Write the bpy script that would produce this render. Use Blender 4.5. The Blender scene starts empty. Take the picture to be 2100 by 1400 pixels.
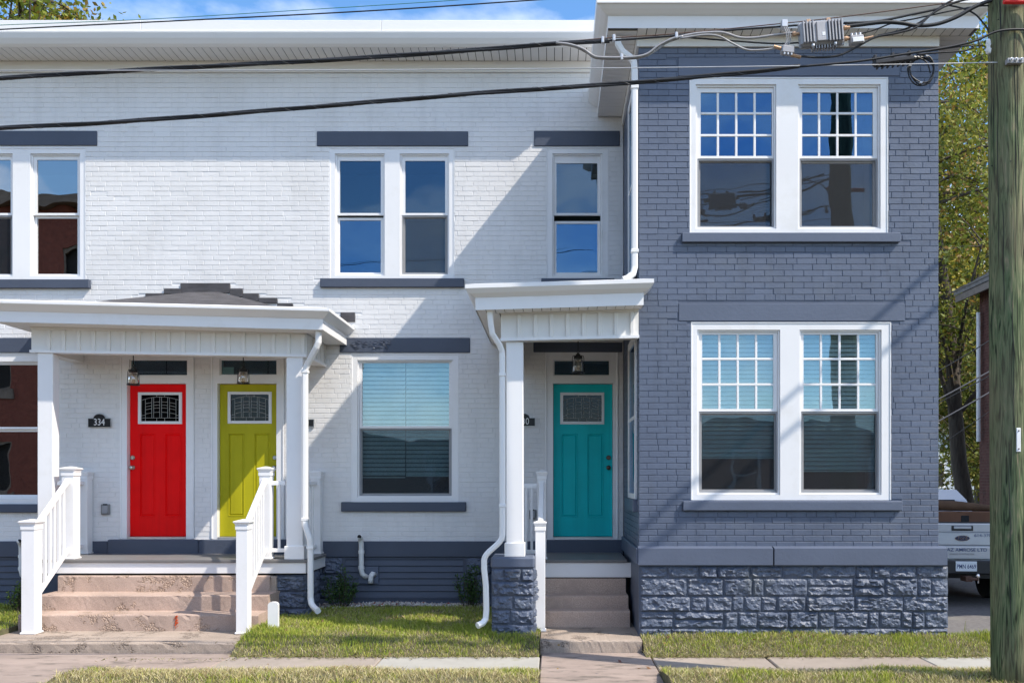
import bpy, math, random
import numpy as np
from mathutils import Vector, Matrix, Euler

random.seed(7)
rng = np.random.default_rng(7)
scene = bpy.context.scene
COL = scene.collection

# ------------------------------------------------------------------ camera
# The street front is parallel to the picture. Every photographed point is placed by
# its own depth Y (the white wall is Y = 0, the street side is negative Y).
FPX, DIST, VX, VY, EYE = 1844.4, 12.0, 1138.0, 985.0, 1.64
cam_data = bpy.data.cameras.new("camera")
cam = bpy.data.objects.new("camera", cam_data)
COL.objects.link(cam)
cam.location = (0, -DIST, EYE)
cam.rotation_euler = (math.radians(90), 0, 0)
cam_data.sensor_width = 36.0
cam_data.lens = FPX / 2100 * 36.0
cam_data.shift_x = -(VX - 1050) / 2100
cam_data.shift_y = (VY - 700) / 2100
cam_data.clip_start = 0.1
cam_data.clip_end = 2000
scene.camera = cam

# ------------------------------------------------------------------ light
SUN_DIR = Vector((-2.2, 1.0, -2.8)).normalized()
to_sun = -SUN_DIR
sun_el = math.asin(to_sun.z)
sun_az = math.atan2(to_sun.x, to_sun.y)
sun_data = bpy.data.lights.new("sun", 'SUN')
sun_data.energy = 3.3
sun_data.angle = math.radians(0.5)
sun_data.color = (1.0, 0.92, 0.80)
sun = bpy.data.objects.new("sun", sun_data)
COL.objects.link(sun)
sun.rotation_euler = SUN_DIR.to_track_quat('-Z', 'Y').to_euler()
sun.location = (20, -12, 30)

world = bpy.data.worlds.new("World")
scene.world = world
world.use_nodes = True
wn = world.node_tree
wn.nodes.clear()
w_out = wn.nodes.new('ShaderNodeOutputWorld')
w_bg = wn.nodes.new('ShaderNodeBackground')
w_sky = wn.nodes.new('ShaderNodeTexSky')
w_sky.sky_type = 'NISHITA'
w_sky.sun_disc = False
w_sky.sun_elevation = sun_el
w_sky.sun_rotation = sun_az
w_sky.air_density = 1.0
w_sky.dust_density = 0.4
w_sky.ozone_density = 2.2
w_tc = wn.nodes.new('ShaderNodeTexCoord')
w_map = wn.nodes.new('ShaderNodeMapping')
w_map.inputs['Scale'].default_value = (1.0, 1.0, 2.2)
w_map.inputs['Location'].default_value = (1.35, 0.6, 0.2)
w_noise = wn.nodes.new('ShaderNodeTexNoise')
w_noise.inputs['Scale'].default_value = 2.6
w_noise.inputs['Detail'].default_value = 9
w_noise.inputs['Roughness'].default_value = 0.55
w_ramp = wn.nodes.new('ShaderNodeValToRGB')
w_ramp.color_ramp.elements[0].position = 0.44
w_ramp.color_ramp.elements[0].color = (0, 0, 0, 1)
w_ramp.color_ramp.elements[1].position = 0.68
w_ramp.color_ramp.elements[1].color = (0.85, 0.85, 0.85, 1)
w_mix = wn.nodes.new('ShaderNodeMixRGB')
w_mix.inputs[2].default_value = (7.4, 7.4, 7.5, 1)
w_sat = wn.nodes.new('ShaderNodeHueSaturation')
w_sat.inputs['Saturation'].default_value = 1.2
L = wn.links.new
L(w_tc.outputs['Generated'], w_map.inputs['Vector'])
L(w_map.outputs['Vector'], w_noise.inputs['Vector'])
L(w_noise.outputs['Fac'], w_ramp.inputs['Fac'])
L(w_ramp.outputs['Color'], w_mix.inputs[0])
L(w_sky.outputs['Color'], w_sat.inputs['Color'])
L(w_sat.outputs['Color'], w_mix.inputs[1])
L(w_mix.outputs['Color'], w_bg.inputs['Color'])
w_bg.inputs['Strength'].default_value = 0.145
L(w_bg.outputs['Background'], w_out.inputs['Surface'])

scene.view_settings.view_transform = 'Standard'
scene.view_settings.look = 'None'
scene.view_settings.exposure = 0.94
scene.view_settings.gamma = 1.0
scene.view_settings.use_curve_mapping = False
scene.render.engine = 'CYCLES'
scene.cycles.use_denoising = True
scene.cycles.max_bounces = 8
scene.cycles.diffuse_bounces = 5
scene.cycles.glossy_bounces = 4
scene.cycles.transparent_max_bounces = 24
scene.cycles.caustics_reflective = False
scene.cycles.caustics_refractive = False

# ------------------------------------------------------------------ pixel -> place
def X(px, Y=0.0): return (px - VX) / FPX * (Y + DIST)
def Zc(py, Y=0.0): return EYE - (py - VY) / FPX * (Y + DIST)
def P(px, py, Y=0.0): return (X(px, Y), Y, Zc(py, Y))

# ------------------------------------------------------------------ materials
MATS = {}
def _mat(name):
    m = bpy.data.materials.new(name)
    m.use_nodes = True
    nt = m.node_tree
    b = nt.nodes['Principled BSDF']
    MATS[name] = m
    return m, nt, b

def mat(name, color, rough=0.6, var=0.08, scale=6.0, bump=0.0, bump_scale=60.0, metallic=0.0,
        spec=0.4, dirt=None, dirt_scale=1.3, dirt_pos=(0.55, 0.75), objvar=0.0, bump_dist=0.004, stretch=None, streak=0.0):
    m, nt, b = _mat(name)
    N, Lk = nt.nodes, nt.links.new
    geo = N.new('ShaderNodeNewGeometry')
    vec = geo.outputs['Position']
    if stretch:
        mp = N.new('ShaderNodeMapping')
        mp.inputs['Scale'].default_value = stretch
        Lk(vec, mp.inputs['Vector'])
        vec = mp.outputs['Vector']
    n1 = N.new('ShaderNodeTexNoise')
    n1.inputs['Scale'].default_value = scale
    n1.inputs['Detail'].default_value = 6
    Lk(vec, n1.inputs['Vector'])
    mr = N.new('ShaderNodeMapRange')
    mr.inputs['From Min'].default_value = 0.3
    mr.inputs['From Max'].default_value = 0.7
    mr.inputs['To Min'].default_value = 1 - var
    mr.inputs['To Max'].default_value = 1 + var
    Lk(n1.outputs['Fac'], mr.inputs['Value'])
    val = mr.outputs['Result']
    if objvar:
        oi = N.new('ShaderNodeObjectInfo')
        m2 = N.new('ShaderNodeMapRange')
        m2.inputs['To Min'].default_value = 1 - objvar
        m2.inputs['To Max'].default_value = 1 + objvar
        Lk(oi.outputs['Random'], m2.inputs['Value'])
        mm = N.new('ShaderNodeMath'); mm.operation = 'MULTIPLY'
        Lk(val, mm.inputs[0]); Lk(m2.outputs['Result'], mm.inputs[1])
        val = mm.outputs[0]
    vm = N.new('ShaderNodeVectorMath'); vm.operation = 'SCALE'
    vm.inputs[0].default_value = color
    Lk(val, vm.inputs['Scale'])
    c = vm.outputs[0]
    if dirt:
        n2 = N.new('ShaderNodeTexNoise')
        n2.inputs['Scale'].default_value = dirt_scale
        n2.inputs['Detail'].default_value = 8
        n2.inputs['Roughness'].default_value = 0.65
        Lk(vec, n2.inputs['Vector'])
        r2 = N.new('ShaderNodeMapRange')
        r2.inputs['From Min'].default_value = dirt_pos[0]
        r2.inputs['From Max'].default_value = dirt_pos[1]
        Lk(n2.outputs['Fac'], r2.inputs['Value'])
        mx = N.new('ShaderNodeMixRGB')
        mx.inputs[2].default_value = (*dirt, 1)
        Lk(r2.outputs['Result'], mx.inputs[0]); Lk(c, mx.inputs[1])
        c = mx.outputs[0]
    if streak:                       # runs and washed-down grime
        ms = N.new('ShaderNodeMapping'); ms.inputs['Scale'].default_value = (7.0, 7.0, 0.55)
        Lk(geo.outputs['Position'], ms.inputs['Vector'])
        ns = N.new('ShaderNodeTexNoise'); ns.inputs['Scale'].default_value = 1.0; ns.inputs['Detail'].default_value = 7
        ns.inputs['Roughness'].default_value = 0.62
        Lk(ms.outputs['Vector'], ns.inputs['Vector'])
        rs_ = N.new('ShaderNodeMapRange'); rs_.inputs['From Min'].default_value = 0.5; rs_.inputs['From Max'].default_value = 0.78
        rs_.inputs['To Min'].default_value = 1.0; rs_.inputs['To Max'].default_value = 1.0-streak
        Lk(ns.outputs['Fac'], rs_.inputs['Value'])
        vs = N.new('ShaderNodeVectorMath'); vs.operation = 'SCALE'
        Lk(c, vs.inputs[0]); Lk(rs_.outputs['Result'], vs.inputs['Scale']); c = vs.outputs[0]
    Lk(c, b.inputs['Base Color'])
    b.inputs['Roughness'].default_value = rough
    b.inputs['Metallic'].default_value = metallic
    b.inputs['Specular IOR Level'].default_value = spec
    if bump:
        n3 = N.new('ShaderNodeTexNoise')
        n3.inputs['Scale'].default_value = bump_scale
        n3.inputs['Detail'].default_value = 5
        Lk(vec, n3.inputs['Vector'])
        bp = N.new('ShaderNodeBump')
        bp.inputs['Strength'].default_value = bump
        bp.inputs['Distance'].default_value = bump_dist
        Lk(n3.outputs['Fac'], bp.inputs['Height'])
        Lk(bp.outputs['Normal'], b.inputs['Normal'])
    return m

def mat_attr(name, rough=0.7, trans=0.0, spec=0.3):
    m, nt, b = _mat(name)
    N, Lk = nt.nodes, nt.links.new
    a = N.new('ShaderNodeAttribute'); a.attribute_name = 'Col'
    Lk(a.outputs['Color'], b.inputs['Base Color'])
    b.inputs['Roughness'].default_value = rough
    b.inputs['Specular IOR Level'].default_value = spec
    if trans:
        t = N.new('ShaderNodeBsdfTranslucent')
        Lk(a.outputs['Color'], t.inputs['Color'])
        mx = N.new('ShaderNodeMixShader'); mx.inputs[0].default_value = trans
        out = N['Material Output']
        Lk(b.outputs[0], mx.inputs[1]); Lk(t.outputs[0], mx.inputs[2])
        Lk(mx.outputs[0], out.inputs['Surface'])
    return m

def mat_glass(name, refl=0.3, tint=(0.8, 0.86, 0.86), warp=0.15, gcol=(0.95, 0.97, 1.0)):
    m, nt, b = _mat(name)
    N, Lk = nt.nodes, nt.links.new
    N.remove(b)
    tr = N.new('ShaderNodeBsdfTransparent'); tr.inputs['Color'].default_value = (*tint, 1)
    gl = N.new('ShaderNodeBsdfGlossy'); gl.inputs['Roughness'].default_value = 0.0
    gl.inputs['Color'].default_value = (*gcol, 1)
    geo = N.new('ShaderNodeNewGeometry')
    nz = N.new('ShaderNodeTexNoise'); nz.inputs['Scale'].default_value = 2.2; nz.inputs['Detail'].default_value = 1
    Lk(geo.outputs['Position'], nz.inputs['Vector'])
    bp = N.new('ShaderNodeBump'); bp.inputs['Strength'].default_value = warp; bp.inputs['Distance'].default_value = 0.02
    Lk(nz.outputs['Fac'], bp.inputs['Height']); Lk(bp.outputs['Normal'], gl.inputs['Normal'])
    fr = N.new('ShaderNodeLayerWeight'); fr.inputs['Blend'].default_value = 0.25
    mr = N.new('ShaderNodeMapRange'); mr.inputs['To Min'].default_value = refl; mr.inputs['To Max'].default_value = 0.9
    Lk(fr.outputs['Fresnel'], mr.inputs['Value'])
    mx = N.new('ShaderNodeMixShader')
    Lk(mr.outputs['Result'], mx.inputs[0]); Lk(tr.outputs[0], mx.inputs[1]); Lk(gl.outputs[0], mx.inputs[2])
    Lk(mx.outputs[0], N['Material Output'].inputs['Surface'])
    return m

def mat_screen(name, color=(0.03, 0.03, 0.035), cover=0.5):
    m, nt, b = _mat(name)
    N, Lk = nt.nodes, nt.links.new
    b.inputs['Base Color'].default_value = (*color, 1); b.inputs['Roughness'].default_value = 0.6
    tr = N.new('ShaderNodeBsdfTransparent')
    mx = N.new('ShaderNodeMixShader'); mx.inputs[0].default_value = cover
    Lk(tr.outputs[0], mx.inputs[1]); Lk(b.outputs[0], mx.inputs[2])
    Lk(mx.outputs[0], N['Material Output'].inputs['Surface'])
    return m

def mat_concrete(name, color, spall, crack_amt=1.0):
    m, nt, b = _mat(name)
    N, Lk = nt.nodes, nt.links.new
    geo = N.new('ShaderNodeNewGeometry'); vec = geo.outputs['Position']
    def noise(s, d=6, r=0.6):
        n = N.new('ShaderNodeTexNoise'); n.inputs['Scale'].default_value = s
        n.inputs['Detail'].default_value = d; n.inputs['Roughness'].default_value = r
        Lk(vec, n.inputs['Vector']); return n.outputs['Fac']
    def rng_(v, a, c, t0=0.0, t1=1.0):
        r = N.new('ShaderNodeMapRange')
        r.inputs['From Min'].default_value = a; r.inputs['From Max'].default_value = c
        r.inputs['To Min'].default_value = t0; r.inputs['To Max'].default_value = t1
        Lk(v, r.inputs['Value']); return r.outputs['Result']
    def mth(op, a, c):
        n = N.new('ShaderNodeMath'); n.operation = op
        for i, v in enumerate((a, c)):
            if isinstance(v, float): n.inputs[i].default_value = v
            else: Lk(v, n.inputs[i])
        return n.outputs[0]
    big = rng_(noise(1.7), 0.3, 0.7, 0.8, 1.2)
    fine = rng_(noise(90, 3), 0.3, 0.7, 0.82, 1.18)
    mask = rng_(noise(2.6, 8, 0.66), 0.555, 0.585)          # where the face has flaked
    agg = N.new('ShaderNodeTexVoronoi'); agg.inputs['Scale'].default_value = 55
    Lk(vec, agg.inputs['Vector'])
    aggd = agg.outputs['Distance']
    base = N.new('ShaderNodeVectorMath'); base.operation = 'SCALE'; base.inputs[0].default_value = color
    Lk(mth('MULTIPLY', big, fine), base.inputs['Scale'])
    sp = N.new('ShaderNodeVectorMath'); sp.operation = 'SCALE'; sp.inputs[0].default_value = spall
    Lk(rng_(aggd, 0.0, 0.8, 1.35, 0.6), sp.inputs['Scale'])
    mx = N.new('ShaderNodeMixRGB')
    Lk(mask, mx.inputs[0]); Lk(base.outputs[0], mx.inputs[1]); Lk(sp.outputs[0], mx.inputs[2])
    Lk(mx.outputs[0], b.inputs['Base Color'])
    b.inputs['Roughness'].default_value = 0.9
    b.inputs['Specular IOR Level'].default_value = 0.2
    h1 = mth('MULTIPLY', mask, rng_(aggd, 0.0, 0.7, 0.0, -1.0))
    h2 = mth('MULTIPLY', noise(150, 3), 0.15)
    bp = N.new('ShaderNodeBump'); bp.inputs['Strength'].default_value = 0.9; bp.inputs['Distance'].default_value = 0.009
    Lk(mth('ADD', h1, h2), bp.inputs['Height']); Lk(bp.outputs['Normal'], b.inputs['Normal'])
    return m

def mat_wood_pole(name):
    m, nt, b = _mat(name)
    N, Lk = nt.nodes, nt.links.new
    tc = N.new('ShaderNodeTexCoord')
    mp = N.new('ShaderNodeMapping'); mp.inputs['Scale'].default_value = (17, 17, 1.3)
    Lk(tc.outputs['Object'], mp.inputs['Vector'])
    n1 = N.new('ShaderNodeTexNoise'); n1.inputs['Scale'].default_value = 1.6; n1.inputs['Detail'].default_value = 7
    n1.inputs['Distortion'].default_value = 2.4
    Lk(mp.outputs[0], n1.inputs['Vector'])
    cr = N.new('ShaderNodeValToRGB')
    e = cr.color_ramp.elements
    e[0].position = 0.36; e[0].color = (0.030, 0.038, 0.022, 1)
    e[1].position = 0.50; e[1].color = (0.125, 0.165, 0.080, 1)
    x = e.new(0.60); x.color = (0.17, 0.195, 0.105, 1)
    x = e.new(0.74); x.color = (0.34, 0.275, 0.175, 1)
    Lk(n1.outputs['Fac'], cr.inputs['Fac'])
    mp2 = N.new('ShaderNodeMapping'); mp2.inputs['Scale'].default_value = (1.6, 1.6, 0.5)
    Lk(tc.outputs['Object'], mp2.inputs['Vector'])
    n2 = N.new('ShaderNodeTexNoise'); n2.inputs['Scale'].default_value = 1.8; n2.inputs['Detail'].default_value = 4
    Lk(mp2.outputs[0], n2.inputs['Vector'])
    r2 = N.new('ShaderNodeMapRange'); r2.inputs['From Min'].default_value = 0.42; r2.inputs['From Max'].default_value = 0.62
    r2.inputs['To Max'].default_value = 0.45
    Lk(n2.outputs['Fac'], r2.inputs['Value'])
    mx = N.new('ShaderNodeMixRGB'); mx.inputs[2].default_value = (0.24, 0.195, 0.125, 1)
    Lk(r2.outputs['Result'], mx.inputs[0]); Lk(cr.outputs['Color'], mx.inputs[1])
    Lk(mx.outputs[0], b.inputs['Base Color'])
    b.inputs['Roughness'].default_value = 0.85; b.inputs['Specular IOR Level'].default_value = 0.2
    mp3 = N.new('ShaderNodeMapping'); mp3.inputs['Scale'].default_value = (26, 26, 0.6)
    Lk(tc.outputs['Object'], mp3.inputs['Vector'])
    n3 = N.new('ShaderNodeTexNoise'); n3.inputs['Scale'].default_value = 2.0; n3.inputs['Detail'].default_value = 6
    n3.inputs['Distortion'].default_value = 1.0
    Lk(mp3.outputs[0], n3.inputs['Vector'])
    bp = N.new('ShaderNodeBump'); bp.inputs['Strength'].default_value = 1.0; bp.inputs['Distance'].default_value = 0.02
    Lk(n3.outputs['Fac'], bp.inputs['Height']); Lk(bp.outputs['Normal'], b.inputs['Normal'])
    return m

GREY = (0.103, 0.127, 0.185)
M_WHITE_BRICK = mat('white_brick_paint', (0.75, 0.74, 0.735), 0.55, 0.03, 1.2, 0.5, 38, objvar=0.012, bump_dist=0.004, dirt=(0.66, 0.645, 0.63), dirt_scale=1.1, dirt_pos=(0.5, 0.75), streak=0.09)
M_WHITE_JOINT = mat('white_joint_paint', (0.72, 0.715, 0.72), 0.65, 0.03, 2.0, 0.3, 60)
M_GREY_BRICK = mat('grey_brick_paint', GREY, 0.45, 0.08, 1.3, 0.5, 36, objvar=0.05, bump_dist=0.004, spec=0.5, streak=0.22, dirt=(0.125, 0.145, 0.19), dirt_scale=2.2, dirt_pos=(0.52, 0.78))
M_GREY_JOINT = mat('grey_joint_paint', (0.090, 0.111, 0.162), 0.6, 0.05, 2.0, 0.3, 60)
M_GREY_TRIM = mat('grey_stone_paint', (0.100, 0.121, 0.174), 0.45, 0.06, 2.5, 0.5, 25, spec=0.5)
M_LINTEL = mat('shaded_grey_stone_paint', (0.066, 0.080, 0.115), 0.5, 0.06, 2.5, 0.5, 25)  # the grey trim paint again, darkened to stand in for shade
M_STONE = mat('grey_rock_paint', (0.094, 0.114, 0.163), 0.42, 0.14, 5.0, 0.9, 55, spec=0.45, dirt=(0.12, 0.135, 0.155), dirt_scale=2.0, bump_dist=0.008)
M_STONE_JOINT = mat('grey_mortar_paint', (0.082, 0.099, 0.140), 0.5, 0.08, 4.0, 0.6, 40)
M_TRIM = mat('white_trim_paint', (0.80, 0.795, 0.80), 0.42, 0.025, 1.5, 0.10, 30, dirt=(0.70, 0.685, 0.66), dirt_scale=2.6, dirt_pos=(0.55, 0.85))
M_VINYL = mat('white_vinyl', (0.76, 0.745, 0.72), 0.4, 0.02, 1.0, 0.05, 12)
M_METAL_TRIM = mat('white_coil_metal', (0.80, 0.795, 0.79), 0.35, 0.02, 0.8, 0.25, 1.6, bump_dist=0.02, spec=0.5)
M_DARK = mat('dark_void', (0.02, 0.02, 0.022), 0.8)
M_ROOM = mat('dim_room_plaster', (0.16, 0.155, 0.15), 0.8, 0.06, 2.0)
M_GLASS = mat_glass('window_glass', 0.22, (0.62, 0.80, 0.82), 0.15, (0.55, 0.76, 1.0))
M_GLASS_BLUE = mat_glass('window_glass_clear', 0.13, (0.6, 0.75, 0.8), 0.15, (0.28, 0.55, 0.95))
M_GLASS_MUTED = mat_glass('window_glass_muted', 0.10, (0.6, 0.72, 0.75), 0.15, (0.5, 0.66, 0.85))
M_GLASS_LOW = mat_glass('window_glass_low', 0.12, (0.92, 0.985, 0.99), 0.15, (0.62, 0.82, 0.95))
M_GLASS_DIM = mat_glass('window_glass_screened', 0.07, (0.72, 0.86, 0.88), 0.15, (0.6, 0.78, 1.0))
M_SCREEN = mat_screen('insect_screen', cover=0.38)
M_SCREEN_FRAME = mat('screen_frame_grey', (0.30, 0.31, 0.33), 0.5)
M_BLIND = mat('blind_slat_white', (0.80, 0.83, 0.83), 0.5)
M_SHINGLE = mat('dark_shingle', (0.075, 0.072, 0.078), 0.9, 0.25, 5.0, 0.8, 90, stretch=(1, 1, 6))
M_ROOF = mat('roof_membrane', (0.35, 0.35, 0.35), 0.8)
M_RED = mat('red_door_paint', (0.85, 0.003, 0.004), 0.5, 0.06, 3.0, 0.15, 70, spec=0.15, streak=0.16)
M_LIME = mat('yellow_green_door_paint', (0.45, 0.41, 0.012), 0.5, 0.06, 3.0, 0.15, 70, spec=0.2, streak=0.16)
M_TEAL = mat('teal_door_paint', (0.004, 0.50, 0.52), 0.5, 0.06, 3.0, 0.15, 70, spec=0.2, streak=0.16)
M_DOORGLASS = mat_glass('door_glass', 0.03, (0.16, 0.17, 0.18), 0.04, (0.35, 0.4, 0.46))
M_CAME = mat('lead_came', (0.42, 0.42, 0.40), 0.4, metallic=0.2)
M_NICKEL = mat('satin_nickel', (0.55, 0.53, 0.50), 0.25, metallic=0.95)
M_BRONZE = mat('dark_bronze', (0.10, 0.07, 0.055), 0.35, metallic=0.7)
M_BLACK = mat('black_metal', (0.012, 0.012, 0.013), 0.4)
M_LANTERN_GLASS = mat_glass('lantern_glass', 0.10, (0.90, 0.88, 0.84), 0.3)
M_BULB = mat_glass('bulb_glass', 0.12, (0.95, 0.82, 0.62), 0.2)
M_SILVER = mat('silver_edge', (0.6, 0.6, 0.6), 0.35, metallic=0.8)
M_NUMERAL = mat('white_numeral', (0.8, 0.8, 0.8), 0.5)
M_BOXGREY = mat('grey_plastic', (0.22, 0.22, 0.22), 0.5)
M_PVC = mat('white_pvc', (0.78, 0.78, 0.77), 0.35, 0.03, dirt=(0.45, 0.42, 0.36), dirt_scale=3.0, dirt_pos=(0.62, 0.8))
M_DECK = mat('grey_deck_paint', (0.17, 0.165, 0.165), 0.5, 0.06, 3.0, 0.15, 40)
M_STEP = mat_concrete('pink_concrete', (0.42, 0.315, 0.26), (0.47, 0.345, 0.27))
M_STEP2 = mat('exposed_aggregate', (0.50, 0.375, 0.305), 0.9, 0.22, 75.0, 1.0, 110, bump_dist=0.006, dirt=(0.40, 0.30, 0.245), dirt_scale=2.5)
M_PAD = mat_concrete('pad_concrete', (0.35, 0.285, 0.235), (0.31, 0.25, 0.205))
M_WALK = mat('sidewalk_concrete', (0.32, 0.27, 0.23), 0.9, 0.10, 3.0, 0.5, 90, dirt=(0.27, 0.24, 0.18), dirt_scale=2.2, dirt_pos=(0.56, 0.74), objvar=0.06)
M_WALK_PALE = mat('pale_sidewalk_concrete', (0.37, 0.355, 0.32), 0.9, 0.08, 3.0, 0.5, 90, dirt=(0.30, 0.28, 0.21), dirt_scale=3.0, dirt_pos=(0.58, 0.72))
M_WALK_PINK = mat('pink_sidewalk_concrete', (0.31, 0.245, 0.21), 0.9, 0.16, 4.0, 0.7, 70, dirt=(0.15, 0.125, 0.105), dirt_scale=9.0, dirt_pos=(0.52, 0.66), stretch=(0.35, 1, 1))
M_SOIL = mat('soil', (0.105, 0.095, 0.05), 0.95, 0.3, 9.0, 0.6, 30, dirt=(0.09, 0.12, 0.03), dirt_scale=4)
M_ASPHALT = mat('asphalt', (0.055, 0.055, 0.057), 0.9, 0.2, 30.0, 0.6, 150)
M_DRIVE = mat('old_driveway', (0.15, 0.14, 0.135), 0.92, 0.25, 18.0, 0.8, 60, dirt=(0.20, 0.19, 0.17), dirt_scale=1.5)
M_POLE = mat_wood_pole('treated_pole')
M_RUBBER = mat('black_cable', (0.016, 0.017, 0.020), 0.45, 0.2, 20.0)
M_GREYCABLE = mat('grey_cable', (0.33, 0.32, 0.32), 0.4, 0.1, 20.0, metallic=0.3)
M_DROPCABLE = mat('weathered_cable', (0.10, 0.10, 0.11), 0.5)
M_DARKBRICK = mat('dark_red_brick', (0.105, 0.042, 0.034), 0.85, 0.3, 7.0, 0.5, 30)  # darker version of the old red brick
M_LASH = mat('lashing_steel', (0.14, 0.14, 0.15), 0.5, metallic=0.4)
M_STEELWIRE = mat('steel_wire', (0.55, 0.55, 0.56), 0.4, metallic=0.6)
M_GREENWIRE = mat('green_wire', (0.06, 0.22, 0.18), 0.5)
M_RUST = mat('rusty_wire', (0.10, 0.05, 0.035), 0.7)
M_ALU = mat('cast_aluminium', (0.36, 0.35, 0.355), 0.5, 0.10, 8.0, 0.2, 80, metallic=0.45)
M_BRASS = mat('brass_fitting', (0.50, 0.32, 0.20), 0.4, metallic=0.6)
M_REDPLASTIC = mat('red_plastic', (0.75, 0.02, 0.02), 0.4)
M_LEAF = mat_attr('leaf', 0.55, 0.35)
M_GRASS = mat_attr('grass_blade', 0.7, 0.25)
M_BARK = mat('bark', (0.075, 0.062, 0.050), 0.95, 0.3, 6.0, 1.0, 14, stretch=(3, 3, 0.5), bump_dist=0.03)
M_PEBBLE = mat_attr('pebble', 0.8)
M_REDBRICK = mat('old_red_brick', (0.19, 0.060, 0.045), 0.85, 0.25, 7.0, 0.5, 30)
M_MORTAR = mat('mortar', (0.16, 0.12, 0.105), 0.9, 0.1)
M_WOODTRIM = mat('weathered_wood', (0.20, 0.17, 0.15), 0.8, 0.2, 6)
M_GREYSHINGLE = mat('grey_shingle', (0.20, 0.19, 0.185), 0.9, 0.25, 9.0, 0.5, 40)
M_SOFFIT_GAP = mat('soffit_backing', (0.10, 0.095, 0.09), 0.8)
M_GLASS_MIRROR = mat_glass('window_glass_mirroring', 0.36, (0.5, 0.55, 0.55), 0.10, (0.95, 0.92, 0.9))
M_CARSILVER = mat('silver_car_paint', (0.48, 0.50, 0.54), 0.25, 0.02, metallic=0.35, spec=0.6)
M_CARDARK = mat('dark_plastic', (0.02, 0.02, 0.022), 0.5)
M_CHROME = mat('chrome', (0.75, 0.76, 0.78), 0.12, metallic=1.0)
M_TYRE = mat('tyre_rubber', (0.015, 0.015, 0.015), 0.85)
M_REDLAMP = mat('red_lamp', (0.45, 0.01, 0.01), 0.2)
M_CARTON = mat('brown_carton', (0.17, 0.082, 0.048), 0.85, 0.15, 5.0)
M_TARP = mat('brown_cloth', (0.13, 0.075, 0.045), 0.9, 0.2, 4.0, 0.4, 12)
M_BLUEPRINT = mat('blue_print', (0.02, 0.05, 0.16), 0.4)
M_PLATE = mat('plate_white', (0.72, 0.76, 0.80), 0.4)
M_PAPER = mat('pale_paper', (0.62, 0.66, 0.58), 0.7)
M_SIDING = mat('pale_siding', (0.50, 0.55, 0.60), 0.6)
M_CHIP = mat('orange_stain', (0.45, 0.07, 0.02), 0.9)

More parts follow.
